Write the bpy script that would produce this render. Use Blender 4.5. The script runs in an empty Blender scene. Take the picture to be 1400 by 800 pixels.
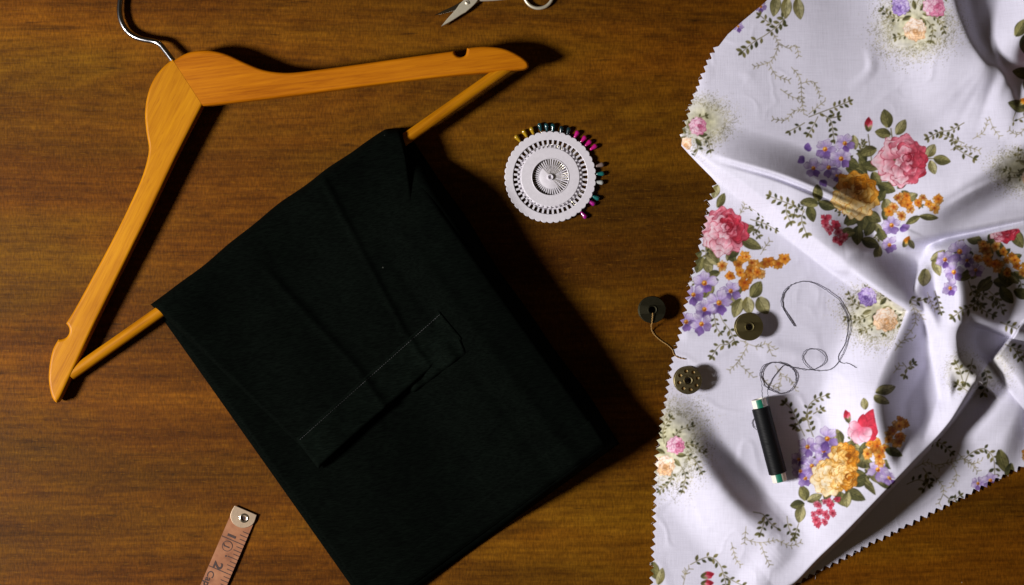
import bpy, bmesh, math, random
import numpy as np
from mathutils import Vector, Matrix

# ------------------------------------------------------------------ camera, world, light, exposure
K = 0.00056            # metres per photo pixel at table height
CAMH = 1.25
scene = bpy.context.scene
COL = scene.collection
cam_d = bpy.data.cameras.new('camera'); cam = bpy.data.objects.new('camera', cam_d); COL.objects.link(cam)
cam.location = (0, 0, CAMH); cam.rotation_euler = (0, 0, 0)
cam_d.sensor_width = 36; cam_d.lens = 36*CAMH/(1400*K); cam_d.clip_start = 0.01; cam_d.clip_end = 50
scene.camera = cam
world = bpy.data.worlds.new('World'); scene.world = world; world.use_nodes = True
bg = world.node_tree.nodes['Background']
bg.inputs[0].default_value = (1.0, 0.70, 0.36, 1); bg.inputs[1].default_value = 0.036
ld = bpy.data.lights.new('key_lamp', 'AREA'); ld.shape = 'DISK'; ld.size = 0.34; ld.energy = 53
ld.color = (1.0, 0.965, 0.95)
lo = bpy.data.objects.new('key_lamp', ld); COL.objects.link(lo)
lo.location = (-1.40, -0.27, 1.06)
lo.rotation_euler = (Vector((0.12, 0.0, 0)) - Vector(lo.location)).to_track_quat('-Z', 'Y').to_euler()
scene.view_settings.view_transform = 'Standard'; scene.view_settings.look = 'None'
scene.view_settings.exposure = 0.0; scene.view_settings.gamma = 1.0
scene.view_settings.use_curve_mapping = False

# ------------------------------------------------------------------ helpers
def P(px, py, z=0.0):
    f = K*(1 - z/CAMH)
    return ((px-700)*f, (400-py)*f, z)

def link(name, me, mat, parent=None, smooth=True):
    o = bpy.data.objects.new(name, me); COL.objects.link(o)
    if mat is not None:
        me.materials.clear(); me.materials.append(mat)
    if smooth and len(me.polygons):
        me.polygons.foreach_set('use_smooth', np.ones(len(me.polygons), bool))
        if len(me.polygons) < 60000: me.set_sharp_from_angle(angle=math.radians(38))
    if parent is not None:
        o.parent = parent
        o.matrix_parent_inverse = Matrix.Translation(parent.location).inverted()
    return o

def tag(o, label, cat, group=None):
    o['label'] = label; o['category'] = cat
    if group: o['group'] = group
    return o

def empty(name, loc):
    o = bpy.data.objects.new(name, None); COL.objects.link(o); o.location = loc
    o.empty_display_size = 0.01
    return o

def pymesh(name, v, f):
    me = bpy.data.meshes.new(name); me.from_pydata([tuple(p) for p in v], [], f); me.update()
    return me

def gridmesh(name, X, Y, Z, keep=None):
    """regular grid of vertices -> mesh (rows go down the picture)"""
    ny, nx = X.shape
    idx = np.arange(nx*ny).reshape(ny, nx)
    q = np.stack([idx[1:, :-1], idx[1:, 1:], idx[:-1, 1:], idx[:-1, :-1]], -1).reshape(-1, 4)
    if keep is not None: q = q[keep.reshape(-1)]
    used = np.zeros(nx*ny, bool); used[q.reshape(-1)] = True
    remap = np.cumsum(used)-1
    co = np.stack([X, Y, Z], -1).reshape(-1, 3)[used]
    q = remap[q]
    me = bpy.data.meshes.new(name)
    me.vertices.add(len(co)); me.vertices.foreach_set('co', co.astype(np.float32).ravel())
    me.loops.add(q.size); me.loops.foreach_set('vertex_index', q.astype(np.int32).ravel())
    me.polygons.add(len(q)); me.polygons.foreach_set('loop_start', np.arange(0, q.size, 4, dtype=np.int32))
    me.polygons.foreach_set('loop_total', np.full(len(q), 4, np.int32))
    me.update(calc_edges=True); me.validate()
    return me, used

def lathe(prof, n=48, c=(0, 0, 0), rfun=None):
    """profile of (r,z) turned about z; closed profile loop if first==last"""
    v, f = [], []
    for i in range(n):
        a = 2*math.pi*i/n
        s = 1 if rfun is None else rfun(a)
        for r, z in prof:
            v.append((c[0]+r*s*math.cos(a), c[1]+r*s*math.sin(a), c[2]+z))
    m = len(prof)
    for i in range(n):
        j = (i+1) % n
        for k in range(m-1):
            f.append((i*m+k, j*m+k, j*m+k+1, i*m+k+1))
    return v, f

def ring_prof(r0, r1, z0, z1, b):
    return [(r0, z0), (r1-b, z0), (r1, z0+b), (r1, z1-b), (r1-b, z1), (r0+b, z1), (r0, z1-b), (r0, z0)]

def tube(pts, rad, n=8, cap=True):
    """sweep a circle along 3d points; rad number or list"""
    pts = [Vector(p) for p in pts]; m = len(pts)
    rads = rad if isinstance(rad, (list, tuple)) else [rad]*m
    v, f = [], []
    up = Vector((0, 0, 1)); prev = None
    for i, p in enumerate(pts):
        t = (pts[min(i+1, m-1)] - pts[max(i-1, 0)]).normalized()
        if prev is None:
            a = t.cross(up)
            if a.length < 1e-4: a = t.cross(Vector((1, 0, 0)))
            a.normalize()
        else:
            a = (prev - t*prev.dot(t)).normalized()
        prev = a; b = t.cross(a)
        for k in range(n):
            th = 2*math.pi*k/n
            v.append(p + (a*math.cos(th) + b*math.sin(th))*rads[i])
    for i in range(m-1):
        for k in range(n):
            f.append((i*n+k, i*n+(k+1) % n, (i+1)*n+(k+1) % n, (i+1)*n+k))
    if cap:
        f.append(tuple(range(n-1, -1, -1))); f.append(tuple((m-1)*n+k for k in range(n)))
    return v, f

def merge(*vf):
    V, F = [], []
    for v, f in vf:
        o = len(V); V += list(v); F += [tuple(i+o for i in q) for q in f]
    return V, F

def spline(pts, n=8, closed=False):
    """Catmull-Rom through points (any dimension)"""
    p = [np.array(q, float) for q in pts]; out = []
    m = len(p); rng = range(m if closed else m-1)
    for i in rng:
        if closed: a, b, c, d = p[(i-1) % m], p[i], p[(i+1) % m], p[(i+2) % m]
        else: a, b, c, d = p[max(i-1, 0)], p[i], p[i+1], p[min(i+2, m-1)]
        for k in range(n):
            t = k/n
            out.append(0.5*((2*b)+(-a+c)*t+(2*a-5*b+4*c-d)*t*t+(-a+3*b-3*c+d)*t**3))
    if not closed: out.append(p[-1])
    return out

def curve_to_mesh(cu, name):
    o = bpy.data.objects.new(name, cu); COL.objects.link(o)
    dg = bpy.context.evaluated_depsgraph_get()
    me = bpy.data.meshes.new_from_object(o.evaluated_get(dg))
    bpy.data.objects.remove(o); me.name = name
    return me

def plate(outline, half, bev, name, holes=()):
    """flat outline (metres, xy) -> rounded plate centred on z=0"""
    cu = bpy.data.curves.new(name, 'CURVE'); cu.dimensions = '2D'; cu.fill_mode = 'BOTH'
    for ol in (outline,)+tuple(holes):
        sp = cu.splines.new('POLY'); sp.points.add(len(ol)-1)
        for q, (x, y) in zip(sp.points, ol): q.co = (x, y, 0, 1)
        sp.use_cyclic_u = True
    cu.extrude = max(half-bev, 0); cu.bevel_depth = bev; cu.bevel_resolution = 3; cu.offset = -bev
    return curve_to_mesh(cu, name)

def text_mesh(body, size, name, bold=0.0):
    cu = bpy.data.curves.new(name, 'FONT'); cu.body = body; cu.size = size; cu.offset = bold*size
    cu.align_x = 'CENTER'; cu.align_y = 'CENTER'; cu.extrude = 0.00003; cu.resolution_u = 3
    return curve_to_mesh(cu, name)

# ------------------------------------------------------------------ materials
class NT:
    def __init__(s, name):
        s.m = bpy.data.materials.new(name); s.m.use_nodes = True
        s.t = s.m.node_tree; s.b = s.t.nodes['Principled BSDF']
    def n(s, typ, **kw):
        x = s.t.nodes.new(typ)
        for k, v in kw.items(): setattr(x, k, v)
        return x
    def l(s, a, b): s.t.links.new(a, b)
    def coords(s, scale, rot=(0, 0, 0), loc=(0, 0, 0)):
        g = s.n('ShaderNodeNewGeometry'); mp = s.n('ShaderNodeMapping')
        s.l(g.outputs['Position'], mp.inputs[0])
        mp.inputs['Rotation'].default_value = rot
        mp2 = s.n('ShaderNodeMapping'); s.l(mp.outputs[0], mp2.inputs[0])
        mp2.inputs['Scale'].default_value = scale; mp2.inputs['Location'].default_value = loc
        return mp2.outputs[0]
    def noise(s, vec, scale=1, detail=4, rough=0.55, dist=0.0):
        x = s.n('ShaderNodeTexNoise'); s.l(vec, x.inputs['Vector'])
        x.inputs['Scale'].default_value = scale; x.inputs['Detail'].default_value = detail
        x.inputs['Roughness'].default_value = rough; x.inputs['Distortion'].default_value = dist
        return x.outputs['Fac']
    def math(s, op, a, b=0.5, clamp=False):
        x = s.n('ShaderNodeMath', operation=op); x.use_clamp = clamp
        for i, q in enumerate((a, b)):
            if isinstance(q, (int, float)): x.inputs[i].default_value = q
            else: s.l(q, x.inputs[i])
        return x.outputs[0]
    def ramp(s, fac, stops):
        x = s.n('ShaderNodeValToRGB'); s.l(fac, x.inputs[0]); e = x.color_ramp.elements
        while len(e) < len(stops): e.new(0.5)
        for q, (p, c) in zip(e, stops): q.position = p; q.color = (*c, 1)
        return x.outputs[0]
    def mix(s, fac, a, b, mode='MIX'):
        x = s.n('ShaderNodeMix', data_type='RGBA', blend_type=mode)
        for i, q in ((0, fac), (6, a), (7, b)):
            if isinstance(q, (int, float)): x.inputs[i].default_value = q
            elif isinstance(q, tuple): x.inputs[i].default_value = (*q, 1)
            else: s.l(q, x.inputs[i])
        return x.outputs[2]
    def bump(s, h, strength, dist):
        x = s.n('ShaderNodeBump'); s.l(h, x.inputs['Height'])
        x.inputs['Strength'].default_value = strength; x.inputs['Distance'].default_value = dist
        s.l(x.outputs[0], s.b.inputs['Normal'])
    def set(s, **kw):
        names = {'col': 'Base Color', 'rough': 'Roughness', 'metal': 'Metallic', 'spec': 'Specular IOR Level',
                 'coat': 'Coat Weight', 'coat_rough': 'Coat Roughness', 'sheen': 'Sheen Weight',
                 'sheen_rough': 'Sheen Roughness', 'trans': 'Transmission Weight', 'sss': 'Subsurface Weight',
                 'alpha': 'Alpha'}
        for k, v in kw.items():
            i = s.b.inputs[names[k]]
            if isinstance(v, tuple): i.default_value = (*v, 1)
            elif isinstance(v, (int, float)): i.default_value = v
            else: s.l(v, i)
        return s

def table_wood():
    m = NT('table_wood')
    fib = m.noise(m.coords((42, 520, 1)), 1, 6, 0.66)                 # fine fibres
    band = m.noise(m.coords((3.0, 38, 1), loc=(3.1, 0.7, 0)), 1, 5, 0.6, 0.8)  # grain bands
    big = m.noise(m.coords((2.2, 6, 1), loc=(1.2, 5.1, 0)), 1, 3, 0.5)
    mott = m.noise(m.coords((48, 85, 1), loc=(7, 2, 0)), 1, 5, 0.68)
    # cathedral figure: rings of a slightly tilted log
    pos = m.coords((1.0, 6.0, 1), loc=(0.25, -0.95, 0))
    wv = m.n('ShaderNodeTexWave', wave_type='RINGS', rings_direction='Z'); m.l(pos, wv.inputs[0])
    wv.inputs['Scale'].default_value = 9; wv.inputs['Distortion'].default_value = 5.5
    wv.inputs['Detail'].default_value = 3; wv.inputs['Detail Scale'].default_value = 1.6
    f = m.math('MULTIPLY', fib, 0.30)
    f = m.math('ADD', f, m.math('MULTIPLY', band, 0.26))
    f = m.math('ADD', f, m.math('MULTIPLY', big, 0.28))
    f = m.math('ADD', f, m.math('MULTIPLY', mott, 0.30))
    f = m.math('ADD', f, m.math('MULTIPLY', wv.outputs['Fac'], 0.05))
    c1 = m.ramp(f, [(0.38, (0.022, 0.0070, 0.0006)), (0.52, (0.076, 0.0225, 0.0011)), (0.64, (0.126, 0.0395, 0.0015)), (0.80, (0.20, 0.070, 0.0030))])
    c2 = m.ramp(f, [(0.38, (0.024, 0.0090, 0.0008)), (0.52, (0.074, 0.0265, 0.0012)), (0.64, (0.120, 0.0470, 0.0016)), (0.80, (0.19, 0.082, 0.0034))])
    hue = m.noise(m.coords((3.0, 13, 1), loc=(8.3, 2.2, 0)), 1, 3, 0.5)
    c = m.mix(m.ramp(hue, [(0.40, (0, 0, 0)), (0.60, (1, 1, 1))]), c1, c2)
    # broad darker boards of figure with soft edges
    br = m.noise(m.coords((1.3, 11, 1), loc=(5.5, 3.4, 0)), 1, 3, 0.5, 0.6)
    c = m.mix(1.0, c, m.ramp(br, [(0.34, (0.60, 0.58, 0.56)), (0.50, (1, 1, 1)), (0.66, (1.30, 1.36, 1.30))]), 'MULTIPLY')
    # dark dashes, streaks and bruises along the grain
    fl = m.noise(m.coords((34, 190, 1), loc=(2, 9, 0)), 1, 3, 0.55)
    c = m.mix(m.math('MULTIPLY', m.ramp(fl, [(0.64, (0, 0, 0)), (0.74, (1, 1, 1))]), 0.55), c, (0.014, 0.005, 0.001))
    st = m.noise(m.coords((4.2, 64, 1), loc=(4, 1.3, 0)), 1, 3, 0.5, 0.7)
    c = m.mix(m.math('MULTIPLY', m.ramp(st, [(0.63, (0, 0, 0)), (0.76, (1, 1, 1))]), 0.65), c, (0.013, 0.0048, 0.001))
    bl = m.noise(m.coords((13, 34, 1), loc=(1.7, 6.1, 0)), 1, 4, 0.6)
    c = m.mix(m.math('MULTIPLY', m.ramp(bl, [(0.60, (0, 0, 0)), (0.74, (1, 1, 1))]), 0.38), c, (0.016, 0.006, 0.001))
    # short pale fibre flecks and a fine cross-hatch of pores
    gl = m.noise(m.coords((130, 820, 1), loc=(9, 4, 0)), 1, 3, 0.6)
    c = m.mix(m.math('MULTIPLY', m.ramp(gl, [(0.58, (0, 0, 0)), (0.74, (1, 1, 1))]), 0.50), c, (0.19, 0.080, 0.004))
    xh = m.noise(m.coords((760, 210, 1), loc=(3, 3, 0)), 1, 3, 0.6)
    c = m.mix(1.0, c, m.ramp(xh, [(0.34, (0.72, 0.72, 0.72)), (0.66, (1.22, 1.22, 1.22))]), 'MULTIPLY')
    # dust
    vo = m.n('ShaderNodeTexVoronoi'); m.l(m.coords((26, 26, 1)), vo.inputs['Vector']); vo.inputs['Scale'].default_value = 1
    dust = m.ramp(vo.outputs['Distance'], [(0.011, (1, 1, 1)), (0.019, (0, 0, 0))])
    c = m.mix(m.math('MULTIPLY', dust, 0.55), c, (0.55, 0.42, 0.26))
    m.set(col=c, rough=m.math('ADD', m.math('MULTIPLY', mott, 0.3), 0.40), spec=0.07)
    m.bump(m.math('ADD', fib, m.math('ADD', m.math('MULTIPLY', mott, 0.6), m.math('MULTIPLY', xh, 0.4))), 0.35, 0.0007)
    return m.m

def hanger_wood(name, ang, tone=(1, 1, 1)):
    m = NT(name)
    r = (0, 0, ang)
    fib = m.noise(m.coords((34, 620, 80), r), 1, 5, 0.65)
    band = m.noise(m.coords((3.0, 62, 40), r, (1, 3, 0)), 1, 4, 0.55, 0.8)
    big = m.noise(m.coords((9, 24, 10), r, (6, 3, 0)), 1, 3, 0.5)
    f = m.math('ADD', m.math('MULTIPLY', fib, 0.36), m.math('ADD', m.math('MULTIPLY', band, 0.40), m.math('MULTIPLY', big, 0.24)))
    t = lambda c: tuple(a*b for a, b in zip(c, tone))
    c = m.ramp(f, [(0.36, t((0.24, 0.062, 0.0010))), (0.48, t((0.38, 0.120, 0.0014))), (0.58, t((0.46, 0.158, 0.0018))), (0.70, t((0.54, 0.200, 0.0030)))])
    po = m.noise(m.coords((90, 900, 90), r, (4, 1, 0)), 1, 2, 0.5)
    c = m.mix(m.math('MULTIPLY', m.ramp(po, [(0.62, (0, 0, 0)), (0.72, (1, 1, 1))]), 0.35), c, (0.22, 0.055, 0.002))
    m.set(col=c, rough=m.math('ADD', m.math('MULTIPLY', big, 0.25), 0.30), spec=0.14)
    m.bump(m.math('ADD', fib, m.math('MULTIPLY', big, 0.8)), 0.16, 0.0005)
    return m.m

def metal(name, col, rough, mt=1.0):
    m = NT(name)
    n = m.noise(m.coords((900, 900, 900)), 1, 3, 0.6)
    n2 = m.noise(m.coords((140, 140, 140)), 1, 4, 0.6)
    c = m.mix(m.math('MULTIPLY', n2, 0.55), col, tuple(x*0.35 for x in col))
    m.set(col=c, metal=mt, rough=m.math('ADD', m.math('MULTIPLY', n, 0.2), rough-0.1))
    return m.m

def plain(name, col, rough=0.5, var=0.15, scale=200, spec=0.5, **kw):
    m = NT(name)
    n = m.noise(m.coords((scale,)*3), 1, 4, 0.6)
    c = m.ramp(n, [(0.3, tuple(x*(1-var) for x in col)), (0.7, tuple(min(1, x*(1+var)) for x in col))])
    m.set(col=c, rough=rough, spec=spec, **kw)
    return m.m

def black_cloth(name='black_twill', lift=1.0):
    m = NT(name)
    n = m.noise(m.coords((60, 60, 60)), 1, 4, 0.6)
    c = m.ramp(n, [(0.2, (0.0010, 0.0015, 0.0011)), (0.8, (0.0017+0.0016*(lift-1), 0.0027*lift, 0.0019*lift))])
    # lint specks
    vo = m.n('ShaderNodeTexVoronoi'); m.l(m.coords((24, 24, 24)), vo.inputs['Vector']); vo.inputs['Scale'].default_value = 1
    lint = m.ramp(vo.outputs['Distance'], [(0.010, (1, 1, 1)), (0.017, (0, 0, 0))])
    c = m.mix(m.math('MULTIPLY', lint, 0.12), c, (0.35, 0.36, 0.30))
    tw = m.noise(m.coords((1400, 180, 600), (0, 0, math.radians(80))), 1, 3, 0.6)
    c = m.mix(1.0, c, m.ramp(tw, [(0.35, (0.55, 0.55, 0.55)), (0.65, (1.5, 1.5, 1.5))]), 'MULTIPLY')
    m.set(col=c, rough=0.9, spec=0.015, sheen=0.0015, sheen_rough=0.5)
    m.b.inputs['Sheen Tint'].default_value = (0.55, 0.8, 0.6, 1)
    wr = m.noise(m.coords((38, 38, 38), loc=(3, 3, 3)), 1, 3, 0.5)
    m.bump(m.math('ADD', m.math('MULTIPLY', tw, 0.35), m.math('MULTIPLY', wr, 0.5)), 0.28, 0.0014)
    return m.m

def print_cloth():
    m = NT('printed_cotton')
    at = m.n('ShaderNodeAttribute'); at.attribute_name = 'print'
    wa = m.noise(m.coords((70, 1300, 70)), 1, 3, 0.6); we = m.noise(m.coords((1300, 70, 70)), 1, 3, 0.6)
    n = m.math('MULTIPLY', m.math('ADD', wa, we), 0.5)            # slubs of warp and weft
    sh = m.ramp(n, [(0.36, (0.92, 0.92, 0.92)), (0.50, (0.98, 0.98, 0.98)), (0.62, (1.02, 1.02, 1.02))])
    c = m.mix(1.0, at.outputs['Color'], sh, 'MULTIPLY')
    m.set(col=c, rough=0.78, spec=0.2, sheen=0.05, sheen_rough=0.4)
    wv = m.noise(m.coords((1100, 1100, 1100)), 1, 2, 0.5)
    wr = m.noise(m.coords((30, 45, 30)), 1, 3, 0.5)
    m.bump(m.math('ADD', m.math('MULTIPLY', n, 0.30), wr), 0.28, 0.0016)
    # thin cotton lets a little light through
    tl = m.n('ShaderNodeBsdfTranslucent'); m.l(c, tl.inputs[0])
    mx = m.n('ShaderNodeMixShader'); mx.inputs[0].default_value = 0.06
    m.l(m.b.outputs[0], mx.inputs[1]); m.l(tl.outputs[0], mx.inputs[2])
    m.l(mx.outputs[0], m.t.nodes['Material Output'].inputs[0])
    return m.m

M = {
 'table': table_wood(),
 'cloth': print_cloth(),
 'black': black_cloth(),
 'chrome': NT('chrome').set(col=(0.30, 0.30, 0.31), metal=1.0, rough=0.20).m,
 'steel': metal('scissor_steel', (0.66, 0.60, 0.46), 0.42, 0.5),
 'polished': NT('polished_steel').set(col=(0.55, 0.54, 0.52), metal=1.0, rough=0.15).m,
 'brass': metal('dull_bobbin_metal', (0.33, 0.27, 0.14), 0.42),
 'brass_dark': metal('dark_bobbin_metal', (0.055, 0.050, 0.030), 0.5),
 'brass_olive': metal('olive_bobbin_metal', (0.27, 0.225, 0.10), 0.44),
 'wheel': plain('white_plastic', (0.64, 0.61, 0.66), 0.42, 0.05, 300),
 'pinsteel': NT('pin_steel').set(col=(0.62, 0.58, 0.45), metal=1.0, rough=0.25).m,
 'tape': None,
 'ink': plain('tape_ink', (0.035, 0.014, 0.010), 0.7, 0.3, 900),
 'clip': metal('tape_clip_metal', (0.50, 0.37, 0.25), 0.44, 0.6),
 'eyelet': NT('eyelet_metal').set(col=(0.80, 0.74, 0.62), metal=1.0, rough=0.2).m,
 'tubewhite': plain('spool_tube_white', (0.74, 0.70, 0.62), 0.45, 0.05),
 'tubegreen': plain('spool_tube_green', (0.010, 0.17, 0.105), 0.4, 0.1),
 'thread': plain('dark_thread', (0.060, 0.056, 0.075), 0.7, 0.3, 2500),
 'goldthread': plain('ochre_thread', (0.30, 0.17, 0.045), 0.7, 0.25, 2500),
}

# ------------------------------------------------------------------ tabletop
def build_table():
    bm = bmesh.new(); bmesh.ops.create_cube(bm, size=1)
    for v in bm.verts: v.co = Vector((v.co.x*1.9, v.co.y*1.4, v.co.z*0.03 - 0.015))
    me = bpy.data.meshes.new('tabletop'); bm.to_mesh(me); bm.free()
    o = link('tabletop', me, M['table'], smooth=False); o['kind'] = 'structure'
    tag(o, 'brown stained wooden tabletop with horizontal grain', 'table')
build_table()

# ------------------------------------------------------------------ printed fabric: relief
S = 0.85                                   # grid step in photo pixels
GX0, GX1, GY0, GY1 = 872, 1480, -48, 905
gx = np.arange(GX0, GX1, S); gy = np.arange(GY0, GY1, S)
CX, CY = np.meshgrid(gx, gy)

def sdist(pts, X, Y):
    """distance to a polyline: signed (+ = right of travel, picture coordinates), arc index parameter, unit normal"""
    best = np.full(X.shape, 1e9); sg = np.ones(X.shape); tt = np.zeros(X.shape)
    nxx = np.zeros(X.shape); nyy = np.zeros(X.shape)
    for i in range(len(pts)-1):
        x0, y0 = pts[i]; x1, y1 = pts[i+1]; dx, dy = x1-x0, y1-y0; L2 = dx*dx+dy*dy
        t = np.clip(((X-x0)*dx+(Y-y0)*dy)/L2, 0, 1)
        d = np.hypot(X-x0-t*dx, Y-y0-t*dy)
        c = dx*(Y-y0)-dy*(X-x0)
        w = d < best
        best = np.where(w, d, best); sg = np.where(w, np.sign(c), sg); tt = np.where(w, i+t, tt)
        L = math.sqrt(L2)
        nxx = np.where(w, -dy/L, nxx); nyy = np.where(w, dx/L, nyy)
    return best*sg, tt, nxx, nyy

def dense(pts, n=5): return [tuple(p) for p in spline(pts, n)]

def ridge(pts, amps, wl, wr, pl=1.0, pr=1.0, cl=0.0, cr=0.0, bl=0):
    q = dense([(x, y, a) for (x, y), a in zip(pts, amps)])
    d, t, _, _ = sdist([(a, b) for a, b, _ in q], CX, CY)
    A = np.interp(t, np.arange(len(q)), [c for _, _, c in q])
    u = np.where(d < 0, -d/wl, d/wr); u = np.clip(u, 0, 1)
    prof = 0.5*(1+np.cos(np.pi*u))
    cusp = np.where(d < 0, cl, cr)                 # 0 = rounded crest, 1 = sharp crease
    prof = prof*(1-cusp)+(1-u)**1.7*cusp
    out = A*np.where(d < 0, prof**pl, prof**pr)
    return blur(out, bl) if bl else out

def sm(x): x = np.clip(x, 0, 1); return x*x*(3-2*x)

def inpoly(poly, X, Y):
    ins = np.zeros(X.shape, bool); j = len(poly)-1
    for i in range(len(poly)):
        xi, yi = poly[i]; xj, yj = poly[j]
        if yi != yj:
            c = ((yi > Y) != (yj > Y)) & (X < (xj-xi)*(Y-yi)/(yj-yi)+xi)
            ins ^= c
        j = i
    return ins

def box(A, n, ax):
    pad = [(0, 0)]*A.ndim; pad[ax] = (n+1, n)
    B = np.cumsum(np.pad(A, pad, mode='edge'), axis=ax); m = A.shape[ax]; w = 2*n+1
    return (np.take(B, range(w, w+m), ax)-np.take(B, range(0, m), ax))/w
def blur(A, r):
    """three box passes, near gaussian of sigma r (px)"""
    s_ = r/S; n = max(0, int(round(s_*0.95)))
    if n == 0:                                  # very small: 3-tap
        c = min(0.25, s_*s_/2)
        for ax in (0, 1): A = A*(1-2*c)+c*(np.roll(A, 1, ax)+np.roll(A, -1, ax))
        return A
    for ax in (0, 1):
        for _ in range(3): A = box(A, n, ax)
    return A

def vnoise(scale, seed):
    r = np.random.RandomState(seed)
    nx = int((GX1-GX0)/scale)+4; ny = int((GY1-GY0)/scale)+4
    g = r.rand(ny, nx)
    u = (CX-GX0)/scale; v = (CY-GY0)/scale
    i = u.astype(int); j = v.astype(int); fu = sm(u-i); fv = sm(v-j)
    return ((g[j, i]*(1-fu)+g[j, i+1]*fu)*(1-fv)+(g[j+1, i]*(1-fu)+g[j+1, i+1]*fu)*fv)-0.5

FG = [(890, 150), (925, 185), (958, 214), (1000, 254), (1080, 317), (1140, 362), (1163, 372), (1182, 352), (1240, 342), (1320, 324), (1400, 308), (1490, 290)]
EDGE = [(1062, 806), (1085, 786), (1112, 758), (1150, 722), (1210, 660), (1260, 608), (1290, 574), (1334, 520)]
R3 = [(1322, 440), (1350, 478), (1400, 545), (1460, 620)]
LIP = [(1050, 284), (1105, 324), (1150, 356), (1182, 377), (1214, 399), (1246, 421)]
R1 = [(1280, 340), (1258, 385), (1242, 430), (1219, 490), (1199, 545), (1205, 590), (1218, 640)]
MP = [(1272, 336), (1400, 300), (1500, 282), (1500, 480), (1400, 460), (1352, 444), (1323, 435), (1307, 443), (1301, 463), (1311, 495), (1338, 521), (1290, 575), (1262, 556), (1250, 500), (1242, 440)]

def build_relief():
    h = np.full(CX.shape, 1.6)
    # upper flap lies over the lower sheet
    fg = dense(FG, 4)
    d, t, _, _ = sdist(fg, CX, CY)
    stp = 17*sm((-d+3)/(8+10*sm((CX-960)/60)))*sm((CX-880)/90)
    bw = np.exp(-((CX-1172)/34)**2-((CY-360)/30)**2)
    h = h + stp*(1-bw)+blur(stp, 9)*bw
    h += ridge([(905, 178), (960, 204), (1000, 218), (1060, 235), (1110, 254), (1150, 272), (1205, 297)], [0, 8, 22, 34, 38, 32, 4], 46, 88, 1.0, 1.0, 0.8, 0.35)
    h += ridge([(975, 219), (1010, 228), (1062, 243), (1110, 262), (1150, 280), (1190, 296)], [0, -4, -7, -8, -6, 0], 5, 6)
    h += ridge([(1100, 236), (1150, 262), (1200, 288)], [0, 5, 0], 8, 9, 1, 1, 0.6, 0.6)
    h += ridge([(1118, 266), (1160, 286), (1200, 304)], [0, 4, 0], 8, 9, 1, 1, 0.6, 0.6)
    h += ridge(LIP, [0, 14, 26, 44, 48, 42], 62, 24, 1, 1, 0.15, 0, bl=3)
    h += ridge([(1195, 324), (1245, 302), (1300, 264), (1400, 197), (1480, 147)], [0, 22, 44, 54, 54], 95, 52, 1, 1, 0.2, 0.2, bl=4)
    h += ridge([(1280, 292), (1330, 262), (1400, 232)], [0, 5, 0], 9, 16, 1, 1, 0.5, 0.2)
    h += ridge([(1140, 322), (1196, 326), (1240, 332)], [0, -16, 0], 28, 22)
    h += ridge([(1230, 336), (1300, 318), (1400, 300)], [0, 6, 6], 24, 8)
    # the curl in the upper right
    h += ridge([(1362, 100), (1342, 89), (1319, 50), (1304, 0), (1294, -70)], [6, 24, 31, 34, 34], 120, 22, bl=3)
    h += ridge([(1380, 92), (1390, 60), (1416, 15), (1446, -70)], [8, 26, 44, 50], 58, 26, bl=2.5)
    h += ridge([(1371, 190), (1382, 145), (1372, 104)], [0, 13, 15], 70, 15, 1, 1, 0, 0.5, bl=3)
    h += ridge([(1440, 110), (1412, 160), (1400, 205)], [9, 8, 0], 30, 40)
    # middle bundle
    inside = inpoly(MP, CX, CY)
    dm, _, _, _ = sdist(MP+[MP[0]], CX, CY); dm = np.abs(dm)*np.where(inside, 1, -1)
    mm = sm((dm+3)/7)
    r1 = np.maximum(ridge(R1[:5], [14, 30, 40, 48, 52], 44, 12, 1, 1, 0.3, 0),
                    ridge([(1228, 470), (1212, 510), (1201, 548), (1207, 590), (1222, 640), (1240, 680)], [40, 52, 66, 74, 62, 30], 64, 90, 1, 1, 0.35, 0.3))
    rc = ridge([(1284, 336), (1304, 362), (1314, 400), (1313, 432)], [28, 60, 74, 74], 92, 46, 1, 1, 0.45, 0)*mm
    rc = np.maximum(rc, ridge([(1313, 425), (1304, 446), (1302, 468), (1311, 497), (1336, 521)], [56, 58, 58, 60, 58], 40, 46))
    rc = np.maximum(rc, ridge([(1262, 412), (1278, 436), (1292, 480), (1300, 530), (1298, 566)], [34, 42, 46, 50, 50], 30, 26))
    rc = np.maximum(rc, (12+9*np.exp(-((dm-4)/5)**2)*sm((CX-1318)/14))*mm*sm((CX-1262)/16))
    rc += 5*np.exp(-((dm-3)/4)**2)*sm((CX-1330)/14)*sm((CY-420)/14)*mm
    # big lifted edge: long slope up from the left, sheer drop on the far side
    e = np.maximum(ridge(EDGE[:6], [5, 18, 34, 56, 66, 58], 140, 12, 1.1, 1.0, 0.5, 0),
                   ridge(EDGE[4:], [64, 58, 58, 60], 42, 12))
    e = e*(1-0.45*np.exp(-((CX-1262)/26)**2-((CY-560)/48)**2))
    de, te, _, _ = sdist(dense(EDGE), CX, CY)
    cut = np.where(te < len(dense(EDGE))-1.02, 1-sm((de-2)/10), 1.0)     # nothing of the bundle beyond its sheer edge
    mid = blur(np.maximum(r1, rc), 3.2)*cut
    k = 5.0
    big = np.where(np.abs(mid-e) < k, np.maximum(mid, e)+(k-np.abs(mid-e))**2/(4*k), np.maximum(mid, e))
    h = np.maximum(h, 1.6+big)
    # lower right sheet
    h += ridge([(1324, 430), (1358, 472), (1409, 538), (1469, 612)], [20, 38, 36, 32], 66, 20)*sm((de-2)/8)
    h += ridge([(1404, 520), (1378, 585), (1352, 650)], [20, 17, 2], 36, 62)*sm((de-14)/20)
    h += ridge([(1270, 640), (1330, 590), (1370, 545)], [0, 4, 5], 22, 30)*sm((de-14)/20)
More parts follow.
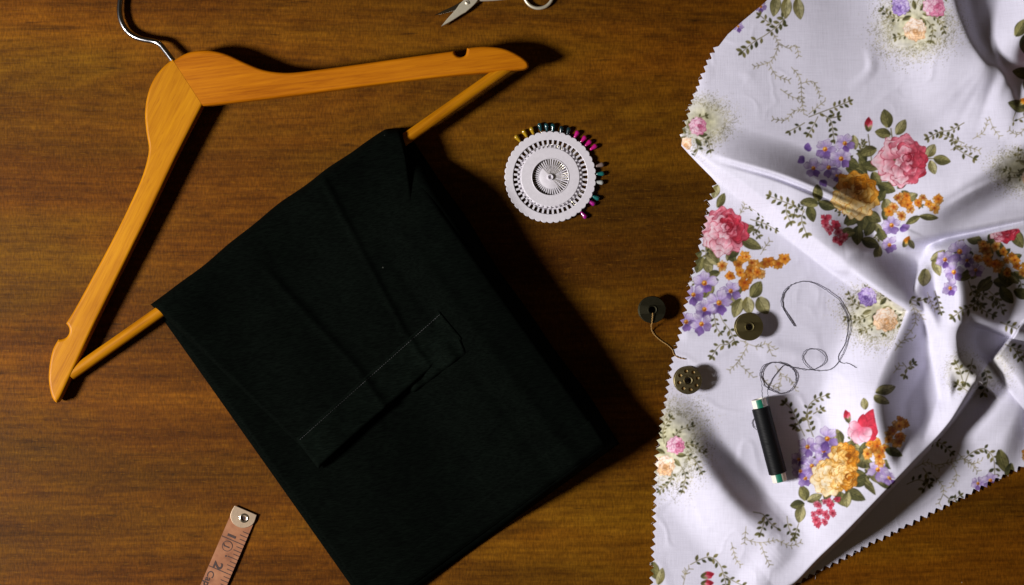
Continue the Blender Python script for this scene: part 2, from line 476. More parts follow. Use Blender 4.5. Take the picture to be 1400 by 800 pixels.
    # soft roll in the lower left
    h += ridge([(898, 548), (938, 598), (968, 645), (1015, 702), (1060, 738), (1085, 762)], [3, 20, 34, 35, 20, 0], 44, 78, 1.0, 1.0, 0.3, 0, bl=4)
    h += ridge([(1020, 830), (1055, 780), (1075, 745)], [10, 9, 0], 40, 40)
    # faint press folds and wrinkles
    h += 18*vnoise(140, 1)*sm((-d+10)/70) + 3.0*vnoise(60, 2)*sm((-d+10)/40) + 0.9*vnoise(60, 5) + 0.4*vnoise(24, 3)
    h += ridge([(1160, 120), (1190, 95), (1185, 60)], [0, 2.2, 0], 10, 12)
    h += ridge([(1010, 470), (1080, 480), (1150, 505)], [0, 1.8, 0], 16, 16)
    h += ridge([(1075, 655), (1140, 650)], [1.0, 0], 3, 14)
    h += ridge([(940, 458), (1010, 466)], [1.3, 0], 9, 14)
    cr = np.abs(vnoise(70, 31)+0.5*vnoise(30, 32)); cr2 = np.abs(vnoise(42, 33)+0.4*vnoise(19, 34))
    h += 0.7*np.clip(0.10-cr, 0, 1)/0.10*sm(vnoise(120, 35)*3+0.4) + 0.45*np.clip(0.08-cr2, 0, 1)/0.08*sm(vnoise(90, 36)*3+0.3)     # sharp little creases
    h = blur(h, 1.1)
    return np.maximum(h, 0.7)

RELIEF = build_relief()
DX = np.zeros(CX.shape); DY = np.zeros(CX.shape)
def overhang(pts, b, w, t0=None, t1=None):
    global DX, DY
    q = dense(pts, 4); d, t, nx_, ny_ = sdist(q, CX, CY)
    g = b*np.exp(-(d/w)**2)
    f = np.minimum(sm(t/4.0), sm((len(q)-1-t)/4.0))
    DX = DX+g*nx_*f; DY = DY+g*ny_*f
overhang(FG[1:7], 4.5, 6)
overhang(EDGE, 8, 9)
overhang(R3, 4, 9)
overhang(LIP[2:], 3, 7)
overhang(R1, 3, 7)
overhang([(1500, 480), (1400, 460), (1352, 444), (1323, 435), (1307, 443), (1301, 463), (1311, 495)], -5, 6)
overhang([(1372, 190), (1384, 140), (1364, 98), (1342, 88), (1319, 50), (1303, 0)], 3, 8)
DX = blur(DX, 2.0); DY = blur(DY, 2.0)

def cloth_z(px, py):
    """height of the fabric (m) at a photo position, table outside it"""
    if not inpoly(OUTLINE, np.array([px]), np.array([py]))[0]: return 0.0
    i = int(round((px-GX0)/S)); j = int(round((py-GY0)/S))
    return float(RELIEF[j, i])*K

def pinked(pts, tooth=10.4, depth=3.2):
    """zigzag along a polyline"""
    p = np.array(pts, float); seg = np.hypot(*np.diff(p, axis=0).T); L = np.concatenate([[0], np.cumsum(seg)])
    n = int(L[-1]/(tooth/2)); n += n % 2
    s = np.linspace(0, L[-1], n+1); rj = np.random.RandomState(n); s[1:-1] += rj.uniform(-0.9, 0.9, n-1)
    x = np.interp(s, L, p[:, 0]); y = np.interp(s, L, p[:, 1])
    tx = np.gradient(x); ty = np.gradient(y); l = np.hypot(tx, ty)
    r = random.Random(5)
    o = np.array([depth*(1 if k % 2 else -1)*r.uniform(0.65, 1.2) for k in range(n+1)])
    return list(zip(x-ty/l*o, y+tx/l*o))

OUTLINE = []
OUTLINE += [(1488, -56), (1090, -56), (1062, -14), (1045, 4), (1015, 29), (995, 47)]
OUTLINE += pinked([(980, 62), (966, 88), (955, 115), (945, 142), (937, 168), (931, 190)], 9.6, 2.8)
OUTLINE += [(932, 199), (943, 211), (958, 227), (973, 242)]
OUTLINE += pinked([(978, 251), (970, 280), (965, 302), (958, 332), (950, 362), (942, 396), (937, 425), (928, 462), (918, 500), (910, 545), (903, 590), (898, 631), (896, 670), (895, 722), (892, 765), (891, 800), (888, 890)])
OUTLINE += pinked([(892, 893), (985, 848), (1082, 799), (1140, 770), (1240, 718), (1340, 667), (1400, 636), (1475, 598)], 11.5, 3.4)
OUTLINE += [(1488, 592)]

# ------------------------------------------------------------------ printed fabric: the floral print (flat colour in the cloth's own surface)
INK = np.empty(CX.shape+(3,)); INK[:] = np.array([225, 223, 241])/255.
RNG = np.random.RandomState(11)
C = lambda *c: np.array(c, float)/255.

def win(x0, x1, y0, y1):
    i0 = max(0, int((x0-GX0)/S)-1); i1 = min(CX.shape[1], int((x1-GX0)/S)+3)
    j0 = max(0, int((y0-GY0)/S)-1); j1 = min(CX.shape[0], int((y1-GY0)/S)+3)
    if i1 <= i0 or j1 <= j0: return None
    return slice(j0, j1), slice(i0, i1)

CLIP = [None]          # optional mask: print lies only on this layer
def put(w, col, cov):
    if CLIP[0] is not None: cov = cov*CLIP[0][w]
    INK[w] = INK[w]*(1-cov[..., None]) + col*cov[..., None]

def petal(cx, cy, ang, ln, wd, c0, c1, edge=None, pw=0.8, soft=1.1, alpha=1.0, streak=0.0, ruf=0.0, ea=0.55):
    """teardrop from (cx,cy) outward; c0 base, c1 tip; edge = outline colour"""
    r = ln*1.15+wd+2
    w = win(cx-r, cx+r, cy-r, cy+r)
    if w is None: return
    X = CX[w]-cx; Y = CY[w]-cy; ca, sa = math.cos(ang), math.sin(ang)
    v = -X*sa+Y*ca; u = (X*ca+Y*sa)/ln
    if ruf: u = u/(1+ruf*np.sin(v/wd*5.0+cx*1.7)*np.clip(u, 0, 1))
    uu = np.clip(u, 0, 1)
    hw = wd*np.sin(np.pi*uu**pw)**0.75
    sd = np.maximum(np.abs(v)-hw, np.maximum(-u, u-1)*ln)
    cov = np.clip(0.5-sd/soft, 0, 1)*alpha
    t = sm(uu)[..., None]
    col = c0*(1-t)+c1*t
    if streak:
        s_ = (0.5+0.5*np.sin(v*14/max(wd, 3)+np.sin(u*5+cx)*1.4))[..., None]*streak*(1-uu[..., None]*0.6)
        col = col*(1-s_)+c0*s_
    put(w, col, cov)
    if edge is not None:
        put(w, edge, np.clip(1-np.abs(sd+0.6)/0.95, 0, 1)*ea*alpha*sm(uu*1.6))

def disc(cx, cy, r, col, alpha=1.0, soft=1.0):
    w = win(cx-r-2, cx+r+2, cy-r-2, cy+r+2)
    if w is None: return
    d = np.hypot(CX[w]-cx, CY[w]-cy)-r
    put(w, col, np.clip(0.5-d/soft, 0, 1)*alpha)

def stroke(pts, wd, col, alpha=1.0, n=6):
    q = [tuple(p) for p in spline(pts, n)]
    xs = [p[0] for p in q]; ys = [p[1] for p in q]
    w = win(min(xs)-3, max(xs)+3, min(ys)-3, max(ys)+3)
    if w is None: return
    best = np.full(CX[w].shape, 1e9)
    for (x0, y0), (x1, y1) in zip(q[:-1], q[1:]):
        dx, dy = x1-x0, y1-y0; L2 = dx*dx+dy*dy+1e-9
        t = np.clip(((CX[w]-x0)*dx+(CY[w]-y0)*dy)/L2, 0, 1)
        best = np.minimum(best, np.hypot(CX[w]-x0-t*dx, CY[w]-y0-t*dy))
    put(w, col, np.clip(0.5+wd/2-best, 0, 1)*alpha)

OL = [(C(72, 70, 38), C(150, 144, 92)), (C(92, 88, 50), C(188, 180, 134)), (C(58, 60, 34), C(120, 116, 70)), (C(110, 102, 56), C(204, 198, 156))]
def leaf(cx, cy, ang, ln, wd, k=0):
    """broad painted leaf centred on (cx,cy)"""
    d, l = OL[k % 4]; bx, by = cx-math.cos(ang)*ln/2, cy-math.sin(ang)*ln/2
    petal(bx, by, ang, ln, wd/2, d, (d*0.45+l*0.55), edge=d*0.65, pw=0.9)
    # paler half and veins
    ox, oy = math.sin(ang)*wd*0.16, -math.cos(ang)*wd*0.16
    petal(bx+ox, by+oy, ang, ln*0.92, wd*0.26, l, l*0.9+0.1*d, pw=0.9, alpha=0.75, streak=0.35)
    tip = (bx+math.cos(ang)*ln*0.9, by+math.sin(ang)*ln*0.9)
    stroke([(bx, by), ((bx+tip[0])/2, (by+tip[1])/2), tip], 0.8, d*0.7, 0.7)
    for f in (0.3, 0.5, 0.7):
        mx, my = bx+math.cos(ang)*ln*f, by+math.sin(ang)*ln*f
        for s_ in (-1, 1):
            a2 = ang+s_*0.75
            stroke([(mx, my), (mx+math.cos(a2)*wd*0.36, my+math.sin(a2)*wd*0.36)], 0.55, d*0.8, 0.45, 1)

def sprig(pts, sz=6.5, step=7.5, ghost=False, k=None, tip=True):
    q = np.array(spline(pts, 10)); L = np.concatenate([[0], np.cumsum(np.hypot(*np.diff(q, axis=0).T))])
    stem = C(140, 130, 96) if ghost else C(112, 104, 70)
    stroke(pts, 0.9 if ghost else 1.0, stem, 0.75 if ghost else 0.95)
    n = max(2, int(L[-1]/step))
    for i in range(1, n+1):
        s_ = L[-1]*i/n; x = np.interp(s_, L, q[:, 0]); y = np.interp(s_, L, q[:, 1])
        x2 = np.interp(s_-1.5, L, q[:, 0]); y2 = np.interp(s_-1.5, L, q[:, 1]); a = math.atan2(y-y2, x-x2)
        for sd_ in (-1, 1):
            if RNG.rand() < 0.12: continue
            aa = a+sd_*(0.75+0.35*RNG.rand()); ln = sz*(0.8+0.4*RNG.rand())
            if ghost:
                stroke([(x, y), (x+math.cos(aa)*ln*0.9, y+math.sin(aa)*ln*0.9)], 1.1, C(124, 114, 76), 0.7, 2)
            else:
                d, l = OL[int(RNG.randint(4)) if k is None else k]
                petal(x+math.cos(aa)*1.2, y+math.sin(aa)*1.2, aa, ln, ln*0.25, d, d*0.6+l*0.4, edge=d*0.7, pw=1.0)
        if i == n and tip and not ghost:
            petal(x, y, a, sz*1.1, sz*0.26, OL[0][0], OL[1][0], pw=1.0)

PAL_RED = dict(deep=C(132, 16, 34), mid=C(200, 58, 78), light=C(234, 168, 188), pale=C(244, 222, 232), line=C(160, 34, 56))
PAL_YEL = dict(deep=C(146, 76, 10), mid=C(216, 138, 28), light=C(244, 200, 110), pale=C(248, 228, 184), line=C(176, 104, 26))
PAL_YEL2 = dict(deep=C(196, 120, 24), mid=C(238, 172, 66), light=C(248, 220, 160), pale=C(248, 238, 216), line=C(206, 140, 52))
PAL_PINK = dict(deep=C(200, 84, 128), mid=C(226, 140, 176), light=C(238, 196, 216), pale=C(242, 222, 234), line=C(206, 110, 150))
PAL_LIL = dict(deep=C(122, 92, 170), mid=C(164, 136, 206), light=C(198, 178, 228), pale=C(222, 210, 240), line=C(132, 104, 180))
PAL_PEA = dict(deep=C(226, 164, 104), mid=C(240, 200, 158), light=C(244, 224, 204), pale=C(244, 236, 232), line=C(222, 170, 126))

def rose(cx, cy, R, pal, dark=-0.7, seed=1, sq=1.0, double=False):
    """layered painted rose; dark = picture angle of the deep-coloured side"""
    r = np.random.RandomState(seed)
    def tone(a, ring):
        t = sm(0.5+0.75*math.cos(a-dark)*0.9)
        t = np.clip(t*0.9+ring*0.12+r.uniform(-0.15, 0.15), 0, 1)
        if t < 0.5: o = pal['pale']*(1-t*2)+pal['light']*t*2
        else: o = pal['light']*(2-2*t)+pal['mid']*(2*t-1)
        i = (pal['light']*0.55+pal['mid']*0.45)*(1-t)+pal['deep']*t
        return i, o, t
    rings = [(0.60, 7, 0.56), (0.50, 6, 0.54), (0.36, 5, 0.48), (0.24, 4, 0.38), (0.12, 3, 0.28)]
    for k, (rr, n, sz) in enumerate(rings):
        a0 = r.uniform(0, 6.28); ox = math.cos(dark)*R*0.05*k; oy = math.sin(dark)*R*0.05*k-R*0.02*k
        order = list(range(n)); r.shuffle(order)
        for i in order:
            a = a0+2*math.pi*i/n+r.uniform(-0.28, 0.28); q = sz*r.uniform(0.82, 1.18)
            ic, oc, t = tone(a, k/4.0); ro = rr*r.uniform(0.9, 1.08)
            bx = cx+ox+math.cos(a)*R*(ro-q*0.62); by = cy+oy+math.sin(a)*R*(ro-q*0.62)*sq
            petal(bx, by, a+r.uniform(-0.4, 0.4), R*q*1.15, R*q*r.uniform(0.58, 0.78), ic, oc, edge=pal['line']*(1-0.3*t), pw=1.45, streak=0.42, ruf=0.12, ea=0.85)
            if r.rand() < 0.6:
                al = a+r.uniform(-0.3, 0.3)
                ex = cx+ox+math.cos(al)*R*(ro+q*0.22); ey = cy+oy+math.sin(al)*R*(ro+q*0.22)*sq; hw = R*q*r.uniform(0.18, 0.34)
                stroke([(ex-math.sin(al)*hw, ey+math.cos(al)*hw), (ex+math.cos(al)*R*0.06, ey+math.sin(al)*R*0.06), (ex+math.sin(al)*hw, ey-math.cos(al)*hw)], 1.5, oc*0.4+pal['pale']*0.6, 0.5, 4)
    cx += math.cos(dark)*R*0.2; cy += math.sin(dark)*R*0.2-R*0.08
    for i in range(6):
        a = r.uniform(0, 6.28); q = R*r.uniform(0.08, 0.2)
        stroke([(cx+math.cos(a)*q, cy+math.sin(a)*q), (cx+math.cos(a+0.9)*q*1.1, cy+math.sin(a+0.9)*q*1.1), (cx+math.cos(a+1.8)*q, cy+math.sin(a+1.8)*q)], 1.2, pal['deep']*0.85, 0.8, 4)

def violet(cx, cy, R=12, a0=0.3, deep=1.0):
    r = np.random.RandomState(int(cx*7+cy*3))
    up = C(222, 214, 234); lo = C(88, 58, 128); sqx = r.uniform(0.75, 1.0); rot = r.uniform(0, 3.1)
    for i in r.permutation(5):
        a = a0+i*2*math.pi/5+r.uniform(-0.15, 0.15)
        t = np.clip(math.sin(a+0.3)*0.9+r.uniform(-0.15, 0.25), 0, 1)*deep
        o = up*(1-t)+C(130, 98, 168)*t; b = C(166, 142, 198)*(1-t)+lo*t
        q = R*(1-(1-sqx)*abs(math.cos(a-rot)))*r.uniform(0.9, 1.1)
        petal(cx+math.cos(a)*1.2, cy+math.sin(a)*1.2, a, q, R*r.uniform(0.36, 0.46), b, o, edge=C(112, 84, 152), pw=1.4, streak=0.5, ruf=0.08)
    disc(cx, cy, R*0.21, C(206, 124, 34)); disc(cx+0.8, cy+0.8, R*0.12, C(150, 74, 18)); disc(cx-0.8, cy-0.8, R*0.09, C(240, 196, 96))

def fiveflower(cx, cy, R, c_in, c_out, c_mid, seed=0):
    r = np.random.RandomState(seed); a0 = r.uniform(0, 6.28); sq = r.uniform(0.6, 1.0); rot = r.uniform(0, 3.1)
    n = 5 if r.rand() < 0.75 else 4
    for i in range(n):
        a = a0+i*2*math.pi/n+r.uniform(-0.2, 0.2); q = R*(1-(1-sq)*abs(math.cos(a-rot)))
        cv = c_out*r.uniform(0.88, 1.06)
        petal(cx, cy, a, q*r.uniform(0.9, 1.15), R*r.uniform(0.34, 0.46), c_in, np.clip(cv, 0, 1), edge=c_in*0.75, pw=1.35, streak=0.3, ruf=0.1)
    disc(cx, cy, R*0.19, c_mid, 0.9)

def orange_cluster(pts, R=8.5):
    r = np.random.RandomState(int(pts[0][0]*3+pts[0][1]))
    inn = [C(186, 94, 16), C(212, 126, 30), C(150, 76, 16), C(198, 108, 22)]; out = [C(240, 196, 116), C(232, 166, 70), C(246, 218, 160), C(222, 146, 48), C(214, 160, 70)]
    q = list(pts)+[(x+r.uniform(-7, 7), y+r.uniform(-6, 6)) for x, y in pts if r.rand() < 0.6]
    r.shuffle(q)
    for i, (x, y) in enumerate(q):
        fiveflower(x+r.uniform(-2, 2), y+r.uniform(-2, 2), R*r.uniform(0.65, 1.1), inn[r.randint(4)], out[r.randint(5)], C(150, 62, 18), 100+i+int(x))

def red_cluster(pts, R=6):
    r = np.random.RandomState(int(pts[0][0]*3+pts[0][1]))
    q = list(pts)+[(x+r.uniform(-6, 6), y+r.uniform(-5, 5)) for x, y in pts if r.rand() < 0.5]
    for i, (x, y) in enumerate(q):
        fiveflower(x+r.uniform(-2, 2), y+r.uniform(-2, 2), R*r.uniform(0.7, 1.15), C(186, 50, 74), [C(232, 140, 160), C(206, 78, 100), C(240, 190, 204)][r.randint(3)], C(132, 24, 46), 200+i)

def halo(cx, cy, rx, ry, seed=0, al=1.0):
    w = win(cx-rx*1.6, cx+rx*1.6, cy-ry*1.6, cy+ry*1.6)
    if w is None: return
    d = np.hypot((CX[w]-cx)/rx, (CY[w]-cy)/ry)
    put(w, C(190, 186, 132), (1-sm((d-0.1)/0.9))*0.70*al)
    r = np.random.RandomState(seed)
    for i in range(int(rx*ry*0.75)):
        a = r.uniform(0, 6.283); q = 0.5+abs(r.normal(0.22, 0.22))+0.10*math.sin(a*3+seed)
        if q > 1.45: continue
        disc(cx+math.cos(a)*rx*q, cy+math.sin(a)*ry*q, r.uniform(0.40, 0.62), C(122, 114, 70), 0.50*al*min(1, (1.5-q)/0.6))

def bud(x, y, ang, ln, pal):
    petal(x, y, ang, ln, ln*0.30, pal['mid'], pal['deep'], edge=pal['line'], pw=0.8, streak=0.4)
    petal(x, y, ang+0.35, ln*0.8, ln*0.16, pal['light'], pal['mid'], pw=0.8)
    petal(x-math.cos(ang)*2, y-math.sin(ang)*2, ang-0.4, ln*0.6, ln*0.12, OL[0][0], OL[1][0])
    petal(x-math.cos(ang)*2, y-math.sin(ang)*2, ang+0.45, ln*0.6, ln*0.12, OL[0][0], OL[1][1])

def medallion(cx, cy, rx, ry, seed, lil=None, pink=None, peach=None, around=6):
    halo(cx, cy, rx, ry, seed)
    r = np.random.RandomState(seed+50)
    ctr = [p for p in (lil, pink, peach) if p]
    mx = sum(p[0] for p in ctr)/len(ctr); my = sum(p[1] for p in ctr)/len(ctr)
    for i in range(around):
        a = 2*math.pi*i/around+r.uniform(-0.3, 0.3)
        x0, y0 = mx+math.cos(a)*rx*0.26, my+math.sin(a)*ry*0.26
        sprig([(x0, y0), (mx+math.cos(a+0.2)*rx*0.5, my+math.sin(a+0.2)*ry*0.5), (mx+math.cos(a+0.5)*rx*0.70, my+math.sin(a+0.5)*ry*0.70)], 5.2, 6)
    for x, y, a in [(mx+math.cos(t)*15, my+math.sin(t)*13, t) for t in np.arange(0, 6.2, 0.9)]:
        leaf(x, y, a, 13, 6, int(r.randint(3)))
    if lil: rose(lil[0], lil[1], lil[2], PAL_LIL, 2.2, seed)
    if pink: rose(pink[0], pink[1], pink[2], PAL_PINK, 0.2, seed+1)
    if peach: rose(peach[0], peach[1], peach[2], PAL_PEA, 1.4, seed+2)

D = math.radians
def foliage(cx, cy, rx, ry, n, seed):
    """small leaves and twigs that fill a bouquet between its blooms"""
    r = np.random.RandomState(seed)
    for i in range(n):
        a = r.uniform(0, 6.283); q = math.sqrt(r.uniform(0.1, 1)); x, y = cx+math.cos(a)*rx*q, cy+math.sin(a)*ry*q
        l = r.uniform(13, 24); leaf(x, y, a+r.uniform(-0.6, 0.6), l, l*r.uniform(0.45, 0.65), [2, 0, 2, 1][r.randint(4)])
        if r.rand() < 0.35: sprig([(x, y), (x+math.cos(a)*9, y+math.sin(a)*9), (x+math.cos(a+0.4)*18, y+math.sin(a+0.4)*18)], 5, 5.5)
def paint():
    fgd = sdist(dense(FG, 4), CX, CY)[0]
    upper = np.clip(0.5-(fgd-3)/2, 0, 1)            # flap side of the fold
    r1d = sdist(dense([(1330, 260)]+R1+[(1240, 720)], 3), CX, CY)[0]
    east = np.clip(0.5-(r1d-2)/2, 0, 1)            # bundle side
    ed = sdist(dense(EDGE, 3), CX, CY)[0]
    front = np.clip(0.5-(ed-3)/2, 0, 1)
    lower = (1-upper)
    # ---------- upper flap
    CLIP[0] = upper
    medallion(1250, 36, 66, 56, 1, (1231, 8, 15), (1277, 9, 17), (1251, 41, 18), 7)
    medallion(962, 166, 46, 44, 2, None, (954, 173, 14), (938, 196, 10), 5)
    medallion(1398, 232, 52, 36, 9, (1416, 214, 12), None, (1408, 242, 13), 7)
    for i, (x, y, a) in enumerate([(1060, 8, 100), (1075, 11, 95), (1092, 12, 80)]): leaf(x, y, D(a), 30, 15, 3 if i else 1)
    violet(1040, 9, 9, 0.2); violet(1009, 36, 7, 0.2)
    sprig([(1078, 20), (1062, 36), (1048, 47), (1030, 58), (1016, 70)], 8)
    sprig([(1062, 38), (1050, 30), (1040, 22)], 7); sprig([(1060, 40), (1070, 34), (1070, 24)], 7)
    for g in ([(1056, 44), (1064, 60), (1060, 74), (1052, 85), (1032, 91)], [(1064, 58), (1078, 66), (1088, 62), (1092, 76)], [(1052, 86), (1060, 102), (1078, 110)],
              [(1082, 92), (1094, 108), (1096, 135), (1099, 156)], [(1067, 122), (1082, 132), (1096, 136)], [(1096, 114), (1112, 112), (1121, 131)],
              [(1100, 150), (1086, 152), (1074, 164), (1058, 163)], [(1106, 156), (1118, 146), (1128, 138)]): sprig(g, 5, 6, True)
    for g in ([(1106, 160), (1124, 153), (1140, 147), (1160, 139)], [(1118, 160), (1112, 172), (1106, 182)], [(1124, 156), (1136, 166), (1140, 190)],
              [(1100, 168), (1090, 174), (1080, 179)], [(1132, 162), (1144, 160)]): sprig(g, 6.5, 7)
    for g in ([(1318, 168), (1300, 178), (1286, 180), (1270, 188)], [(1318, 196), (1304, 190), (1290, 184)], [(1300, 186), (1310, 204), (1330, 216)]): sprig(g, 6.5, 7)
    for g in ([(1330, 190), (1345, 180), (1350, 165)], [(1300, 205), (1318, 200), (1338, 206)], [(1352, 160), (1358, 175), (1366, 186)]): sprig(g, 5, 6, True)
    # bouquet on the flap
    foliage(1196, 262, 52, 52, 30, 301)
    for i, (x, y, a, l, w) in enumerate([(1212, 162, -105, 26, 17), (1207, 182, 190, 22, 14), (1232, 174, -60, 24, 14), (1187, 207, 160, 24, 15), (1190, 227, 190, 23, 15), (1168, 195, 80, 20, 12),
            (1165, 223, 30, 22, 14), (1198, 245, 60, 22, 15), (1212, 257, 20, 26, 16), (1213, 283, 70, 22, 16), (1273, 206, -60, 20, 14), (1288, 219, 10, 24, 14), (1275, 229, 70, 20, 12),
            (1204, 268, 120, 20, 13), (1180, 302, 100, 28, 18), (1194, 297, 30, 24, 16), (1164, 300, 150, 24, 16), (1172, 322, 90, 26, 17), (1190, 332, 20, 26, 15), (1158, 318, 170, 22, 14), (1206, 322, 60, 22, 13), (1200, 346, 100, 20, 12)]):
        leaf(x, y, D(a), l, w, [0, 0, 1, 0, 2, 1, 2, 0, 2, 1, 3, 0, 3, 2, 2, 0, 2, 2, 2, 0, 2, 0][i])
    stroke([(1187, 184), (1189, 200), (1192, 222)], 1.2, C(100, 92, 60)); bud(1187, 178, D(-88), 18, PAL_RED)
    stroke([(1218, 176), (1220, 190)], 1.4, C(100, 92, 60)); stroke([(1266, 217), (1280, 217)], 1.2, C(110, 104, 66))
    for x, y, R in ((1112, 230, 13), (1128, 204, 15), (1155, 196, 14), (1133, 229, 14), (1150, 217, 15), (1144, 240, 9)): violet(x, y, R, 0.3+x*0.1)
    for x, y, a in ((1103, 206, -80), (1100, 217, 150), (1124, 246, 60)): petal(x, y, D(a), 11, 4.5, C(92, 64, 138), C(136, 104, 180)); petal(x, y, D(a+50), 8, 3, C(92, 64, 138), C(150, 120, 190))
    rose(1170, 268, 37, PAL_YEL, -1.2, 21, 0.95)
    rose(1233, 221, 41, PAL_RED, -0.15, 7, 1.05)
    orange_cluster([(1228, 270), (1240, 280), (1222, 285), (1247, 287), (1231, 294), (1238, 268), (1256, 279), (1264, 272), (1270, 280), (1285, 271)], 8.5)
    violet(1219, 308, 14, 0.9, 0.8); violet(1216, 335, 12, 0.4, 0.9)
    petal(1232, 313, D(-20), 13, 5, C(112, 78, 156), C(170, 140, 206)); petal(1230, 312, D(20), 10, 4, C(92, 64, 138), C(150, 120, 190))
    bud(1236, 336, D(-60), 15, PAL_YEL); leaf(1248, 301, D(150), 22, 9, 0); leaf(1270, 297, D(5), 26, 9, 0); leaf(1246, 334, D(60), 14, 8, 0)
    for i, (x, y, a) in enumerate([(1118, 264, -95), (1109, 292, 75), (1130, 281, 20), (1107, 277, 190)]): leaf(x, y, D(a), 24, 14, [0, 2, 2, 0][i])
    red_cluster([(1133, 298), (1142, 306), (1136, 313), (1147, 318), (1142, 327), (1150, 331), (1130, 306), (1155, 322)], 7)
    sprig([(1108, 280), (1090, 284), (1086, 292)], 7); sprig([(1100, 286), (1096, 300), (1102, 318)], 7); sprig([(1100, 290), (1086, 282), (1072, 276), (1054, 269)], 7); sprig([(1076, 278), (1075, 290), (1080, 302)], 6.5)
    # strays near the curl
    for i, (x, y, a) in enumerate([(1396, 38, -60), (1402, 62, 80), (1398, 100, 190), (1408, 120, 60), (1390, 145, 200)]): leaf(x, y, D(a), 28, 16, [0, 2, 2, 2, 2][i])
    bud(1392, 142, D(-30), 14, PAL_YEL); rose(1432, 90, 30, PAL_RED, 0, 33)
    sprig([(1388, 150), (1384, 165), (1400, 160)], 6.5); sprig([(1404, 172), (1392, 184), (1380, 178)], 5, 6, True)
    # ---------- lower sheet, left of the bundle
    CLIP[0] = lower*(1-east)*front
    leaf(978, 262, D(110), 20, 12, 3); leaf(986, 274, D(-65), 22, 11, 0)
    for i, (x, y, a, l, w) in enumerate([(1020, 314, -20, 24, 15), (1026, 333, 25, 34, 15), (1000, 350, 60, 20, 13), (951, 350, 140, 20, 13), (956, 362, 110, 24, 14), (968, 364, 75, 24, 14), (976, 352, 60, 26, 15)]):
        leaf(x, y, D(a), l, w, [0, 0, 2, 2, 0, 1, 0][i])
    for g in ([(1010, 296), (1018, 280), (1018, 272)], [(1018, 286), (1030, 284), (1044, 290)], [(1022, 312), (1032, 318), (1036, 322)], [(1044, 300), (1036, 314)]): sprig(g, 5.5, 6, len(g) == 3 and g[0][0] == 1010)
    sprig([(1026, 300), (1046, 306), (1060, 313)], 6, 7)
    foliage(988, 372, 30, 44, 16, 302)
    rose(989, 318, 38, PAL_RED, -0.55, 15, 1.0)
    for g in ([(1040, 348), (1046, 338), (1052, 330)],): sprig(g, 5, 6, True)
    orange_cluster([(986, 364), (1005, 359), (1014, 371), (998, 379), (1015, 353), (1030, 360), (1034, 371), (1019, 385), (1046, 360), (1053, 358), (1064, 360), (1041, 374), (1026, 378)], 9.5)
    for i, (x, y, a, l, w) in enumerate([(1034, 396, -60, 26, 17), (1008, 421, 110, 28, 16), (1023, 418, 80, 24, 17), (1043, 418, 60, 26, 20), (1010, 398, 100, 14, 8)]): leaf(x, y, D(a), l, w, [0, 1, 3, 1, 2][i])
    for x, y, R in ((963, 387, 17), (948, 403, 14), (999, 398, 14), (983, 414, 17), (963, 423, 15), (938, 440, 14), (959, 443, 15)): violet(x, y, R, 0.25+x*0.13)
    sprig([(984, 430), (989, 440), (998, 452), (1004, 466)], 7); sprig([(1004, 464), (994, 471), (984, 472), (974, 486)], 7); sprig([(976, 428), (979, 446), (984, 454)], 5.5, 6)
    for g in ([(1012, 466), (1022, 470), (1016, 484), (1008, 496), (998, 506)], [(1022, 470), (1036, 474), (1048, 470), (1060, 478)], [(1008, 496), (1022, 508), (1030, 516)],
              [(1060, 500), (1068, 514), (1064, 530)], [(1040, 516), (1052, 526), (1064, 530)], [(1068, 514), (1080, 518), (1088, 534)], [(1048, 470), (1056, 486)]): sprig(g, 5, 6, True)
    medallion(912, 606, 66, 72, 4, None, (924, 609, 14), (909, 636, 16), 8)
    lipd = sdist(dense(LIP, 3), CX, CY)[0]; keepclip = CLIP[0]; CLIP[0] = CLIP[0]*np.clip(0.5+(lipd-6)/2, 0, 1)
    medallion(1200, 430, 62, 50, 3, (1186, 406, 15), None, (1211, 437, 19), 8)
    CLIP[0] = keepclip
    # sprigs by the spool
    sprig([(1112, 597), (1105, 578), (1104, 560), (1112, 548), (1128, 541)], 7); sprig([(1112, 566), (1122, 560)], 6); sprig([(1110, 580), (1098, 572), (1088, 582)], 7); sprig([(1100, 596), (1092, 580), (1082, 560), (1074, 552)], 7)
    # bouquet on the slope
    for i, (x, y, a, l, w) in enumerate([(1147, 597, 60, 22, 13), (1165, 612, 10, 26, 17), (1181, 632, 15, 28, 17), (1176, 657, -20, 28, 17), (1168, 676, 20, 26, 16), (1150, 682, 60, 24, 15), (1099, 674, -110, 22, 15), (1090, 690, 170, 20, 13), (1114, 681, -25, 22, 12), (1094, 703, 100, 24, 15), (1182, 552, -100, 16, 11), (1204, 655, 40, 24, 14), (1214, 634, 0, 22, 12)]):
        leaf(x, y, D(a), l, w, [0, 1, 0, 2, 2, 0, 0, 2, 1, 1, 3, 2, 2][i])
    foliage(1152, 640, 48, 44, 26, 303)
    for x, y, R in ((1104, 611, 14), (1126, 616, 14), (1131, 600, 16), (1110, 637, 14), (1101, 654, 12), (1092, 628, 11), (1094, 644, 12), (1122, 632, 12)): violet(x, y, R, 0.5+x*0.11)
    rose(1154, 628, 26, PAL_YEL, -0.6, 41); rose(1134, 652, 30, PAL_YEL2, -0.4, 43, 0.95); rose(1156, 652, 22, PAL_YEL, 0.4, 44)
    violet(1200, 642, 14, 0.2, 0.4); violet(1212, 650, 9, 0.7)
    bud(1160, 576, D(-105), 16, PAL_RED); stroke([(1160, 578), (1168, 584), (1176, 588)], 1.2, C(100, 92, 60))
    for a, l, w in ((-60, 38, 9), (-35, 34, 9), (-85, 26, 7), (-8, 26, 9), (20, 22, 8)): petal(1178, 592, D(a), l, w, C(206, 62, 84), C(196, 44, 66), edge=C(150, 24, 46), pw=1.1, streak=0.3)
